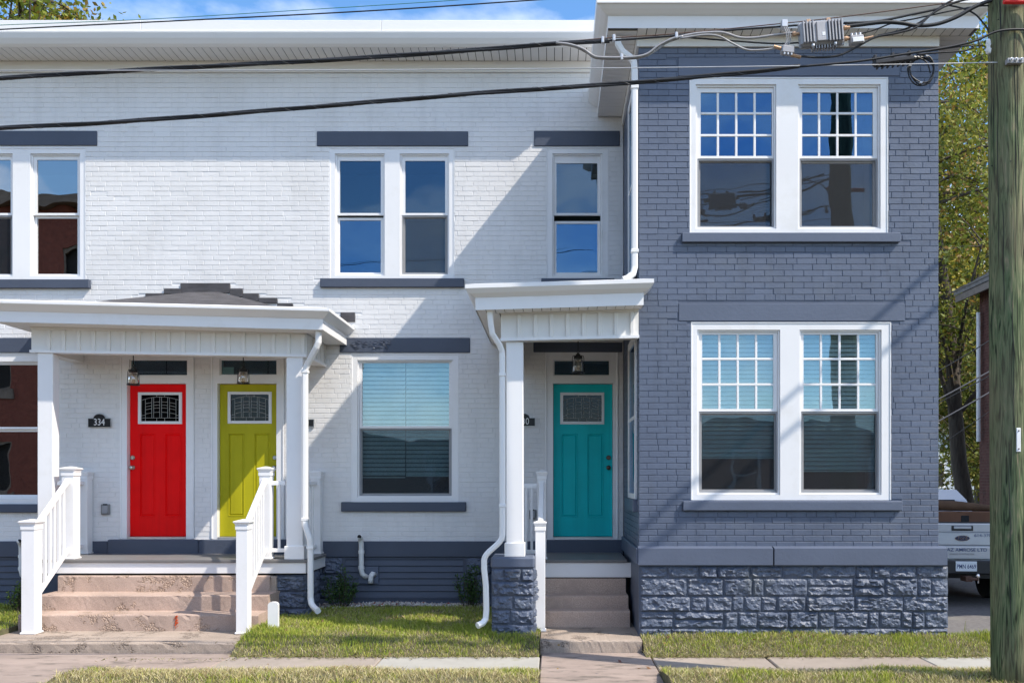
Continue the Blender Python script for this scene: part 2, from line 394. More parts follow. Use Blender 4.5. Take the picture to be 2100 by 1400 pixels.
# ------------------------------------------------------------------ mesh builder
class MB:
    def __init__(s): s.v = []; s.f = []
    def quad(s, a, b, c, d):
        n = len(s.v); s.v += [tuple(a), tuple(b), tuple(c), tuple(d)]; s.f.append((n, n+1, n+2, n+3)); return s
    def poly(s, pts):
        n = len(s.v); s.v += [tuple(p) for p in pts]; s.f.append(tuple(range(n, n+len(pts)))); return s
    def add(s, verts, faces, M=None):
        n = len(s.v)
        s.v += [tuple(M @ Vector(p)) for p in verts] if M is not None else [tuple(p) for p in verts]
        s.f += [tuple(i+n for i in f) for f in faces]; return s
    def box(s, x0, x1, y0, y1, z0, z1, b=0.0, M=None):
        if x0 > x1: x0, x1 = x1, x0
        if y0 > y1: y0, y1 = y1, y0
        if z0 > z1: z0, z1 = z1, z0
        b = min(b, (x1-x0)*0.45, (y1-y0)*0.45, (z1-z0)*0.45)
        if b <= 1e-6:
            v = [(x0,y0,z0),(x1,y0,z0),(x1,y1,z0),(x0,y1,z0),(x0,y0,z1),(x1,y0,z1),(x1,y1,z1),(x0,y1,z1)]
            f = [(3,2,1,0),(4,5,6,7),(0,1,5,4),(1,2,6,5),(2,3,7,6),(3,0,4,7)]
            return s.add(v, f, M)
        # chamfered box: three vertices per corner
        v = []; idx = {}
        for ix, x in enumerate((x0, x1)):
            for iy, y in enumerate((y0, y1)):
                for iz, z in enumerate((z0, z1)):
                    dx = b if ix == 0 else -b; dy = b if iy == 0 else -b; dz = b if iz == 0 else -b
                    idx[(ix,iy,iz,0)] = len(v); v.append((x, y+dy, z+dz))
                    idx[(ix,iy,iz,1)] = len(v); v.append((x+dx, y, z+dz))
                    idx[(ix,iy,iz,2)] = len(v); v.append((x+dx, y+dy, z))
        f = []
        for ax in range(3):
            o = [a for a in range(3) if a != ax]
            for side in (0, 1):
                q = []
                for (p, r) in ((0,0),(1,0),(1,1),(0,1)):
                    k = [0,0,0]; k[ax] = side; k[o[0]] = p; k[o[1]] = r
                    q.append(idx[(*k, ax)])
                f.append(q)
        for ax in range(3):          # edges running along ax
            o = [a for a in range(3) if a != ax]
            for p in (0,1):
                for r in (0,1):
                    k0 = [0,0,0]; k1 = [0,0,0]; k1[ax] = 1
                    for k in (k0, k1): k[o[0]] = p; k[o[1]] = r
                    f.append([idx[(*k0,o[0])], idx[(*k1,o[0])], idx[(*k1,o[1])], idx[(*k0,o[1])]])
        for ix in (0,1):
            for iy in (0,1):
                for iz in (0,1):
                    f.append([idx[(ix,iy,iz,0)], idx[(ix,iy,iz,1)], idx[(ix,iy,iz,2)]])
        c = Vector(((x0+x1)/2, (y0+y1)/2, (z0+z1)/2)); ff = []
        for q in f:
            a, bb, cc = Vector(v[q[0]]), Vector(v[q[1]]), Vector(v[q[2]])
            n = (bb-a).cross(cc-a)
            mid = sum((Vector(v[i]) for i in q), Vector())/len(q)
            ff.append(tuple(q) if n.dot(mid-c) > 0 else tuple(reversed(q)))
        return s.add(v, ff, M)
    def prism_x(s, prof, x0, x1, t0=0.0, t1=0.0, y_in=None, ends=None):
        """profile of (y,z) swept along x; t0/t1 lift the two ends; ends = per point x extension at each end (mitres)"""
        n = len(prof)
        A = [(x0 - (ends[i] if ends else 0), y, z + t0) for i, (y, z) in enumerate(prof)]
        B = [(x1 + (ends[i] if ends else 0), y, z + t1) for i, (y, z) in enumerate(prof)]
        f = [(i, (i+1) % n, n+(i+1) % n, n+i) for i in range(n)]
        f += [tuple(reversed(range(n))), tuple(range(n, 2*n))]
        return s.add(A+B, f)
    def prism_y(s, prof, y0, y1):
        n = len(prof)
        A = [(x, y0, z) for x, z in prof]; B = [(x, y1, z) for x, z in prof]
        f = [(i, (i+1) % n, n+(i+1) % n, n+i) for i in range(n)]
        f += [tuple(reversed(range(n))), tuple(range(n, 2*n))]
        return s.add(A+B, f)
    def tube(s, pts, r, seg=8, caps=True, squash=None):
        pts = [Vector(p) for p in pts]; n = len(pts)
        rs = r if isinstance(r, (list, tuple)) else [r]*n
        t = (pts[1]-pts[0]).normalized()
        up = Vector((0,0,1)) if abs(t.z) < 0.9 else Vector((0,1,0))
        u = t.cross(up).normalized(); base = len(s.v)
        for i in range(n):
            if i == 0: tt = pts[1]-pts[0]
            elif i == n-1: tt = pts[-1]-pts[-2]
            else: tt = (pts[i+1]-pts[i]).normalized() + (pts[i]-pts[i-1]).normalized()
            tt = tt.normalized()
            u = (u - tt*u.dot(tt)).normalized(); w = tt.cross(u)
            for k in range(seg):
                a = 2*math.pi*k/seg
                if squash:
                    c, d = math.cos(a), math.sin(a)
                    p_ = 4
                    q = (abs(c)**p_ + abs(d)**p_)**(-1/p_)
                    s.v.append(tuple(pts[i] + u*(c*q*rs[i]*squash[0]) + w*(d*q*rs[i]*squash[1])))
                else:
                    s.v.append(tuple(pts[i] + u*(math.cos(a)*rs[i]) + w*(math.sin(a)*rs[i])))
        for i in range(n-1):
            for k in range(seg):
                a = base+i*seg+k; b = base+i*seg+(k+1) % seg
                s.f.append((a, b, b+seg, a+seg))
        if caps:
            s.f.append(tuple(reversed(range(base, base+seg))))
            s.f.append(tuple(range(base+(n-1)*seg, base+n*seg)))
        return s
    def lathe(s, c, prof, seg=16, axis='z'):
        base = len(s.v); n = len(prof)
        for r, h in prof:
            for k in range(seg):
                a = 2*math.pi*k/seg
                if axis == 'z': s.v.append((c[0]+r*math.cos(a), c[1]+r*math.sin(a), c[2]+h))
                elif axis == 'y': s.v.append((c[0]+r*math.cos(a), c[1]+h, c[2]+r*math.sin(a)))
                else: s.v.append((c[0]+h, c[1]+r*math.cos(a), c[2]+r*math.sin(a)))
        for i in range(n-1):
            for k in range(seg):
                a = base+i*seg+k; b = base+i*seg+(k+1) % seg
                s.f.append((a, b, b+seg, a+seg))
        s.f.append(tuple(reversed(range(base, base+seg)))); s.f.append(tuple(range(base+(n-1)*seg, base+n*seg)))
        return s
    def rect_holes(s, x0, x1, z0, z1, holes, yf, yb):
        xs = sorted({x0, x1, *[min(max(v, x0), x1) for h in holes for v in h[:2]]})
        zs = sorted({z0, z1, *[min(max(v, z0), z1) for h in holes for v in h[2:]]})
        def solid(i, j):
            if i < 0 or j < 0 or i >= len(xs)-1 or j >= len(zs)-1: return False
            cx, cz = (xs[i]+xs[i+1])/2, (zs[j]+zs[j+1])/2
            return not any(h[0] < cx < h[1] and h[2] < cz < h[3] for h in holes)
        for i in range(len(xs)-1):
            for j in range(len(zs)-1):
                if not solid(i, j): continue
                a, b, c, d = xs[i], xs[i+1], zs[j], zs[j+1]
                s.quad((a,yf,c),(b,yf,c),(b,yf,d),(a,yf,d))
                s.quad((b,yb,c),(a,yb,c),(a,yb,d),(b,yb,d))
                if not solid(i-1, j): s.quad((a,yb,c),(a,yf,c),(a,yf,d),(a,yb,d))
                if not solid(i+1, j): s.quad((b,yf,c),(b,yb,c),(b,yb,d),(b,yf,d))
                if not solid(i, j-1): s.quad((a,yb,c),(b,yb,c),(b,yf,c),(a,yf,c))
                if not solid(i, j+1): s.quad((a,yf,d),(b,yf,d),(b,yb,d),(a,yb,d))
        return s
    def mesh(s, name, off=(0,0,0)):
        me = bpy.data.meshes.new(name)
        me.from_pydata([(x-off[0], y-off[1], z-off[2]) for x, y, z in s.v], [], s.f)
        me.update(); return me
    def build(s, name, m, parent=None, smooth=False, local=False):
        off = (0,0,0)
        if parent is not None and not local:
            off = wloc(parent)
        me = s.mesh(name, off)
        me.materials.append(m)
        if smooth: me.polygons.foreach_set('use_smooth', [True]*len(me.polygons))
        o = bpy.data.objects.new(name, me); COL.objects.link(o)
        if parent is not None: o.parent = parent
        return o

def wloc(o):
    v = Vector((0,0,0))
    while o is not None:
        v = v + o.location; o = o.parent
    return tuple(v)

def place(name, mesh, m, loc, parent=None, rot=None):
    """an object that shares a mesh"""
    if m is not None and not mesh.materials: mesh.materials.append(m)
    o = bpy.data.objects.new(name, mesh); COL.objects.link(o)
    if parent is not None:
        w = wloc(parent); o.parent = parent
        o.location = (loc[0]-w[0], loc[1]-w[1], loc[2]-w[2])
    else: o.location = loc
    if rot: o.rotation_euler = rot
    return o

def thing(name, label, cat, loc=(0,0,0), group=None):
    o = bpy.data.objects.new(name, None); COL.objects.link(o)
    o.empty_display_size = 0.1
    o.location = loc
    return tag(o, label, cat, group)

def tag(o, label=None, cat=None, group=None, kind=None):
    if label: o['label'] = label
    if cat: o['category'] = cat
    if group: o['group'] = group
    if kind: o['kind'] = kind
    return o

def np_mesh(name, verts, quads, m, parent=None, cols=None, kind=None, smooth=False):
    """big meshes straight from numpy arrays; quads is (n,3) or (n,4); cols per vertex"""
    off = np.array(wloc(parent)) if parent is not None else np.zeros(3)
    verts = np.asarray(verts, dtype=np.float32) - off.astype(np.float32)
    me = bpy.data.meshes.new(name)
    k = quads.shape[1]
    me.vertices.add(len(verts)); me.vertices.foreach_set('co', verts.ravel())
    me.loops.add(quads.size); me.loops.foreach_set('vertex_index', quads.astype(np.int32).ravel())
    me.polygons.add(len(quads)); me.polygons.foreach_set('loop_start', np.arange(0, quads.size, k, dtype=np.int32))
    me.update(calc_edges=True)
    if cols is not None:
        at = me.color_attributes.new('Col', 'FLOAT_COLOR', 'POINT')
        c = np.ones((len(verts), 4), dtype=np.float32); c[:, :3] = cols
        at.data.foreach_set('color', c.ravel())
    me.materials.append(m)
    me.validate()
    o = bpy.data.objects.new(name, me); COL.objects.link(o)
    if parent is not None: o.parent = parent
    if kind: o['kind'] = kind
    return o

def text_obj(name, body, size, m, loc, parent=None, sx=1.0, extrude=0.002, bold=0.0, rotz=0.0, local=False, align='CENTER', name_curve='text'):
    cu = bpy.data.curves.new(name_curve, 'FONT')
    cu.body = body; cu.size = size; cu.extrude = extrude; cu.offset = bold
    cu.align_x = align; cu.align_y = 'CENTER'
    tmp = bpy.data.objects.new('text_tmp', cu); COL.objects.link(tmp)
    dg = bpy.context.evaluated_depsgraph_get(); dg.update()
    me = bpy.data.meshes.new_from_object(tmp.evaluated_get(dg))
    bpy.data.objects.remove(tmp); bpy.data.curves.remove(cu)
    me.transform(Matrix.Rotation(math.pi/2, 4, 'X') @ Matrix.Diagonal((sx, 1, 1, 1)))
    me.materials.clear(); me.materials.append(m)
    o = bpy.data.objects.new(name, me); COL.objects.link(o)
    if parent is not None:
        o.parent = parent
        w = (0,0,0) if local else wloc(parent)
        o.location = tuple(loc[i]-w[i] for i in range(3))
    else: o.location = loc
    return o

def smooth_path(pts, n=8):
    pts = [Vector(p) for p in pts]
    if len(pts) < 3:
        return [pts[0].lerp(pts[1], i/n) for i in range(n+1)]
    q = [pts[0]*2-pts[1]] + pts + [pts[-1]*2-pts[-2]]
    out = []
    for i in range(1, len(q)-2):
        a, b, c, d = q[i-1], q[i], q[i+1], q[i+2]
        for k in range(n):
            t = k/n
            out.append(0.5*((2*b) + (c-a)*t + (2*a-5*b+4*c-d)*t*t + (3*b-a-3*c+d)*t**3))
    out.append(pts[-1]); return out
# ================================================================== HOUSES
YB = -2.16                     # face of the grey wing
XB0, XB1 = 0.918, 4.20         # its side walls
XL = -10.0                     # left end of what is built of the white row
COURSE_H, JOINT = 0.0655, 0.0055

house = thing('row_house', 'white painted brick row house with one red, one yellow green and one teal door', 'house', (-4.5, 0, 0))
wing = thing('brick_house', 'dark grey brick two storey house end with paired grid windows and rock faced base', 'house', (2.5, YB, 0))

def R(px0, px1, py0, py1, Y=0.0):          # pixel rectangle -> (x0,x1,z0,z1) on a plane
    return (X(px0, Y), X(px1, Y), Zc(py1, Y), Zc(py0, Y))

def subtract(seg, a, b):
    out = []
    for s0, s1 in seg:
        if b <= s0 or a >= s1: out.append((s0, s1)); continue
        if a > s0: out.append((s0, a))
        if b < s1: out.append((b, s1))
    return out

def lay_bricks(u0, u1, z0, z1, holes, length, seed):
    """running bond clipped round the openings -> list of (ua, ub, za, zb, full)"""
    r = random.Random(seed)
    out = []; n = int(round((z1-z0)/COURSE_H)); ch = (z1-z0)/n
    for k in range(n):
        za, zb = z0+k*ch, z0+(k+1)*ch
        u = u0 - length*(0.5 if k % 2 else 0.0) - r.uniform(0, 0.02)
        while u < u1:
            w = length*r.choice((1, 1, 1, 1, 0.97, 1.03, 0.985))
            if k % 6 == 5 and r.random() < 0.5: w *= 0.52
            a, b = max(u, u0), min(u+w, u1); u += w
            if b-a < 0.025: continue
            za2, zb2 = za, zb; seg = [(a, b)]
            for h in holes:
                ov = min(zb, h[3]) - max(za, h[2])
                if ov <= 0.001 or h[1] <= a or h[0] >= b: continue
                if ov > 0.45*ch: seg = subtract(seg, h[0], h[1])
                elif h[2] > za: zb2 = min(zb2, h[2])
                else: za2 = max(za2, h[3])
            for s0, s1 in seg:
                if s1-s0 > 0.02 and zb2-za2 > 0.02:
                    out.append((s0, s1, za2, zb2, (s1-s0) > 0.9*length and zb2-za2 > 0.9*ch))
    return out

def brick_solid(mb, a, b, za, zb, to3d, proud, r):
    """a flat brick with chamfered arrises: back outline larger than the front"""
    j = JOINT/2; e = 0.0030
    a += j; b -= j; za += j; zb -= j
    wob = [r.uniform(-0.0007, 0.0007) for _ in range(4)]
    back = [(a,za),(b,za),(b,zb),(a,zb)]
    front = [(a+e,za+e),(b-e,za+e),(b-e,zb-e),(a+e,zb-e)]
    v = [to3d(u, z, -0.010) for u, z in back] + [to3d(u, z, proud+wob[i]-0.0025) for i, (u, z) in enumerate(back)] + \
        [to3d(u, z, proud+wob[i]) for i, (u, z) in enumerate(front)]
    f = [(8,9,10,11)]
    for i in range(4):
        k = (i+1) % 4
        f += [(i, k, 4+k, 4+i), (4+i, 4+k, 8+k, 8+i)]
    mb.add(v, f)

def brick_wall(wall, layout, to3d, m, singles, seed, origin):
    """singles: the bricks that are objects of their own; the others one joined part"""
    r = random.Random(seed); rest = MB()
    for i, (a, b, za, zb, full) in enumerate(layout):
        pr = r.uniform(-0.0018, 0.0002)
        if r.random() < 0.04: pr -= 0.0025
        if i in singles:
            mb = MB(); brick_solid(mb, a, b, za, zb, to3d, pr, r)
            c = to3d((a+b)/2, (za+zb)/2, 0.0)
            me = mb.mesh('brick', c); me.materials.append(m)
            place('brick', me, None, c, wall)
        else: brick_solid(rest, a, b, za, zb, to3d, pr, r)
    if rest.v:
        o = rest.build('brickwork', m, wall); o['kind'] = 'stuff'

# ---------------------------------------------------------------- white wall
rects = dict(A=(675,932,303,571), B=(1121,1247,303,572), C=(-82,175,303,573), D=(720,940,725,1029), E=(-118,102,725,1033))
doors_px = dict(red=(246,398,733,1104), lime=(433,583,733,1104), teal=(1118,1268,722,1104))
lintel_px = dict(A=(650,960,270,300), B=(1095,1271,269,300), C=(-107,199,269,299), D=(697,964,693,723), E=(-145,120,693,723), T=(1094,1276,700,722))
sill_px = dict(A=(658,952,572,590), B=(1110,1260,572,583), C=(-100,186,574,592), D=(701,956,1029,1048), E=(-140,122,1033,1050))
holes_w = [R(*rects[k]) for k in rects] + [R(*doors_px[k]) for k in doors_px]
ZW0, ZW1 = Zc(1110), Zc(127)
SOF_Z0 = Zc(127)
mb = MB(); mb.rect_holes(XL, XB0-0.004, ZW0, ZW1, holes_w, 0.006, 0.30)
white_wall = mb.build('wall', M_WHITE_JOINT, house)
trim_holes = [R(*lintel_px[k]) for k in lintel_px] + [R(*sill_px[k]) for k in sill_px]
# stepped dark flashing over the left porch is painted on real bricks
flash_px = [(371,472,581,601), (337,371,592,603), (299,337,602,612), (472,498,592,609), (498,531,602,618), (531,569,611,622), (569,601,622,632), (699,728,641,660)]
trim_holes += [R(*f) for f in flash_px]
lay = lay_bricks(XL, XB0-0.005, ZW0, Zc(150), holes_w+trim_holes, 0.2135, 3)
cands = [i for i, b in enumerate(lay) if b[4]]
def sc_w(i):
    b = lay[i]; return abs((b[0]+b[1])/2 - X(420))/1.9 + abs((b[2]+b[3])/2 - Zc(480))/1.0
singles = set(sorted(cands, key=sc_w)[:298])
brick_wall(white_wall, lay, lambda u, z, d: (u, -d, z), M_WHITE_BRICK, singles, 11, house)
for k, f in enumerate(flash_px):
    a, b, c, d = R(*f)
    m_ = MB().box(a, b, -0.016-0.002*(k % 2), 0.02, c, d, 0.004)
    m_.build('flashing_step', M_SHINGLE, house)

MB().box(XL, XB0+0.2, 1.66, 1.8, -0.4, SOF_Z0-0.05).box(XL-0.2, XL-0.001, 0.0, 1.8, -0.4, SOF_Z0).build('light_block_wall', M_DARK, house)  # unseen dark walls added to stop light leaking in behind the doors
# frieze board, soffit, cornice
MB().box(XL, XB0-0.02, -0.03, 0.004, Zc(150), Zc(127)-0.003, 0.004).build('frieze_board', M_VINYL, house)
SOF_Z = Zc(127)
Yf = -0.42
zf = SOF_Z
soff = MB().box(XL, XB0-0.36, Yf, 0.0, zf+0.004, zf+0.03).build('soffit', M_SOFFIT_GAP, house)
x = X(-60, -0.2); first = None; PB = 0.1035
while x > XL: x -= PB
me_b = MB().box(-PB/2+0.004, PB/2-0.004, Yf+0.003, -0.031, 0, 0.008, 0.002).mesh('soffit_board')
me_b.materials.append(M_VINYL)
k = 0
while x + PB < XB0-0.36:
    if x > X(-70): place('soffit_board', me_b, None, (x+PB/2, 0, zf-0.005), soff)
    x += PB
prof = [(Yf, zf-0.004), (Yf-0.035, zf+0.02), (Yf-0.075, zf+0.075), (Yf-0.098, zf+0.135), (Yf-0.10, zf+0.15), (Yf+0.02, zf+0.15), (Yf+0.02, zf-0.004)]
xe = X(1222, -0.5)
for a, b in ((XL, X(440, -.5)), (X(440, -.5)+0.002, xe)):
    MB().prism_x(prof, a, b).build('gutter', M_METAL_TRIM, house)
zr = zf+0.156
for a, b in ((XL, X(289, -.5)), (X(289, -.5)+0.003, X(782, -.5)), (X(782, -.5)+0.003, xe)):
    MB().box(a, b, Yf-0.085, Yf+0.02, zr+0.008, zr+0.142, 0.004).build('roof_edge', M_METAL_TRIM, house)
MB().box(XL, xe, Yf-0.092, Yf+0.02, zr, zr+0.010, 0.003).build('drip_edge', M_TRIM, house)
MB().box(XL, XB0, Yf+0.03, 9.0, SOF_Z+0.04, zr+0.12).build('roof', M_ROOF, house)

# lintels and sills
for k, p in lintel_px.items():
    a, b, c, d = R(*p)
    o = MB().box(a, b, -0.012, 0.10, c, d, 0.006).build('lintel', M_LINTEL, house)
    if k == 'D': o['label'] = 'grey window lintel with a chipped rough patch at its left end'
for k, p in sill_px.items():
    a, b, c, d = R(*p)
    MB().box(a, b, -0.05, 0.10, c, d, 0.006).build('sill', M_LINTEL, house)
# chipped patch on the lintel beside the porch: ragged raised flakes
fl = MB(); rr = random.Random(5)
for i in range(34):
    cx = rr.uniform(X(722), X(800)); cz = rr.uniform(Zc(714), Zc(698)); w = rr.uniform(0.015, 0.05); h = rr.uniform(0.006, 0.018)
    fl.poly([(cx-w, -0.013, cz-h*.2), (cx, -0.021-rr.random()*.006, cz-h), (cx+w, -0.013, cz+h*.1), (cx+w*.1, -0.018, cz+h)])
fl.build('chipped_patch', M_LINTEL, house)

# base course, foundation, louvres
zb0, zb1 = Zc(1141), Zc(1109)
for a, b in ((XL, X(225)), (X(660), X(1112))):
    MB().box(a, b, -0.03, 0.05, zb0, zb1, 0.006).build('base_course', M_LINTEL, house)
MB().box(X(225)+0.003, X(411), -0.075, 0.05, Zc(1141), Zc(1105), 0.012).build('door_step', M_LINTEL, house)
MB().box(X(411)+0.004, X(600), -0.075, 0.05, Zc(1141), Zc(1105), 0.012).build('door_step', M_LINTEL, house)
MB().box(X(600)+0.003, X(660)-0.003, -0.03, 0.05, zb0, zb1, 0.006).build('base_course', M_LINTEL, house)
MB().box(X(1112)+0.003, XB0-0.012, -0.06, 0.05, Zc(1141), Zc(1106), 0.008).build('door_step', M_LINTEL, house)
louv = [R(706, 953, 1143, 1224), R(-90, 56, 1143, 1224)]
mb = MB(); mb.rect_holes(XL, XB0-0.01, -0.4, zb0-0.002, louv, 0.004, 0.3)
found = mb.build('foundation', M_STONE_JOINT, house)
for (a, b, c, d) in louv:
    fr = MB(); fr.rect_holes(a-0.03, b+0.03, c-0.02, d+0.0, [(a+0.02, b-0.02, c, d-0.02)], -0.012, 0.02)
    lv = fr.build('louvre_vent', M_LINTEL, house)
    n = 6; hgt = (d-0.02-c)/n
    sl = MB()
    sl.add([(a+0.02, 0.012, 0), (b-0.02, 0.012, 0), (b-0.02, 0.0, hgt+0.004), (a+0.02, 0.0, hgt+0.004),
            (a+0.02, -0.016, 0.002), (b-0.02, -0.016, 0.002), (b-0.02, 0.006, hgt+0.004), (a+0.02, 0.006, hgt+0.004)],
           [(0,1,5,4), (4,5,6,7), (7,6,2,3), (1,2,6,5), (0,4,7,3), (0,3,2,1)])
    me_s = sl.mesh('slat'); me_s.materials.append(M_LINTEL)
    for i in range(n): place('slat', me_s, None, (0, 0.0015, c+i*hgt), lv)
    MB().quad((a, 0.05, c), (b, 0.05, c), (b, 0.05, d), (a, 0.05, d)).build('vent_backing', M_DARK, house)

from mathutils import noise as mnoise
def rock(x0, x1, z0, z1, depth, seed):
    """a rock faced block standing `depth` proud of y = 0 towards -y; broken face from fractal noise"""
    r = random.Random(seed); w, h = x1-x0, z1-z0
    nx = max(6, min(20, int(w/0.022))); nz = max(4, min(10, int(h/0.019)))
    g = [[0]*(nz+1) for _ in range(nx+1)]; mb = MB()
    tx, tz = r.uniform(-.5, .5), r.uniform(-.75, .25); o = Vector((seed*1.37 % 50, seed*0.71 % 50, 0))
    hump = r.uniform(.25, .75); sh = r.uniform(.6, 1.1)
    for i in range(nx+1):
        for j in range(nz+1):
            u, v = i/nx, j/nz
            wob = 0.007*mnoise.noise(Vector((u*w*9, v*h*9, seed)))
            ux = x0+u*w + (r.uniform(-.2, .2)*w/nx if 0 < i < nx else wob)
            vz = z0+v*h + (r.uniform(-.2, .2)*h/nz if 0 < j < nz else wob)
            ed = min(min(u, 1-u)*w, min(v, 1-v)*h); e = min(1.0, ed/0.010)
            q = Vector((ux*7, vz*14, 0))+o
            ridge = 1-abs(mnoise.noise(q*1.2))*2.6
            n2 = mnoise.noise(q*2.7)*.42+mnoise.noise(q*6.3)*.34
            step_ = 0.35 if mnoise.noise(q*.9+Vector((7, 3, 1))) > .12*math.sin(seed) else 0.0
            d = depth*(0.18 + e*(0.34 + .34*sh*ridge + step_ + tx*(u-.5)*.5 + tz*(v-.5)*.8 + n2))
            g[i][j] = len(mb.v); mb.v.append((ux, -max(0.003, d), vz))
    for i in range(nx):
        for j in range(nz):
            a, b, c, d = g[i][j], g[i+1][j], g[i+1][j+1], g[i][j+1]
            if r.random() < .5: mb.f += [(a, b, c), (a, c, d)]
            else: mb.f += [(a, b, d), (b, c, d)]
    ring = [(i, 0) for i in range(nx)] + [(nx, j) for j in range(nz)] + [(i, nz) for i in range(nx, 0, -1)] + [(0, j) for j in range(nz, 0, -1)]
    base = len(mb.v)
    for i, j in ring:
        p = mb.v[g[i][j]]; mb.v.append((p[0], 0.02, p[2]))
    n = len(ring)
    for q in range(n):
        k2 = (q+1) % n
        mb.f.append((g[ring[q][0]][ring[q][1]], base+q, base+k2, g[ring[k2][0]][ring[k2][1]]))
    return mb

def stone_courses(x0, x1, z0, z1, rows, seed):
    r = random.Random(seed); out = []; z = z0
    for k, hf in enumerate(rows):
        h = (z1-z0)*hf; x = x0
        while x < x1-0.02:
            w = r.choice((r.uniform(0.11, 0.22), r.uniform(0.2, 0.38), r.uniform(0.34, 0.56)))
            if x1-(x+w) < 0.14: w = x1-x
            if w > 0.26 and r.random() < 0.3 and hf > 0.19:
                s_ = r.uniform(.4, .6); out += [(x, x+w, z, z+h*s_), (x, x+w, z+h*s_, z+h)]
            else: out.append((x, x+w, z, z+h))
            x += w
        z += h
    return out

def lay_stones(parent, courses, yface, depth, seed, side=None):
    for k, (a, b, c, d) in enumerate(courses):
        j = 0.005
        mb = rock(a+j, b-j, c+j, d-j, depth*(0.6+0.8*random.Random(seed+k).random()), seed*100+k)
        cx, cz = (a+b)/2, (c+d)/2
        if side is None:
            me = mb.mesh('stone', (cx, 0, cz)); me.materials.append(M_STONE)
            place('stone', me, None, (cx, yface, cz), parent)
        else:                                    # side face looking to -x or +x
            me = mb.mesh('stone', (cx, 0, cz)); me.materials.append(M_STONE)
            place('stone', me, None, (side[0], cx, cz), parent, (0, 0, side[1]))

# visible foundation stones between the porch and the louvre
lay_stones(found, stone_courses(X(640), X(704), -0.05, zb0-0.01, (0.3, .36, .34), 31), 0.0, 0.03, 41)
lay_stones(found, stone_courses(X(956), X(1040), -0.05, zb0-0.01, (0.3, .36, .34), 32), 0.0, 0.03, 42)

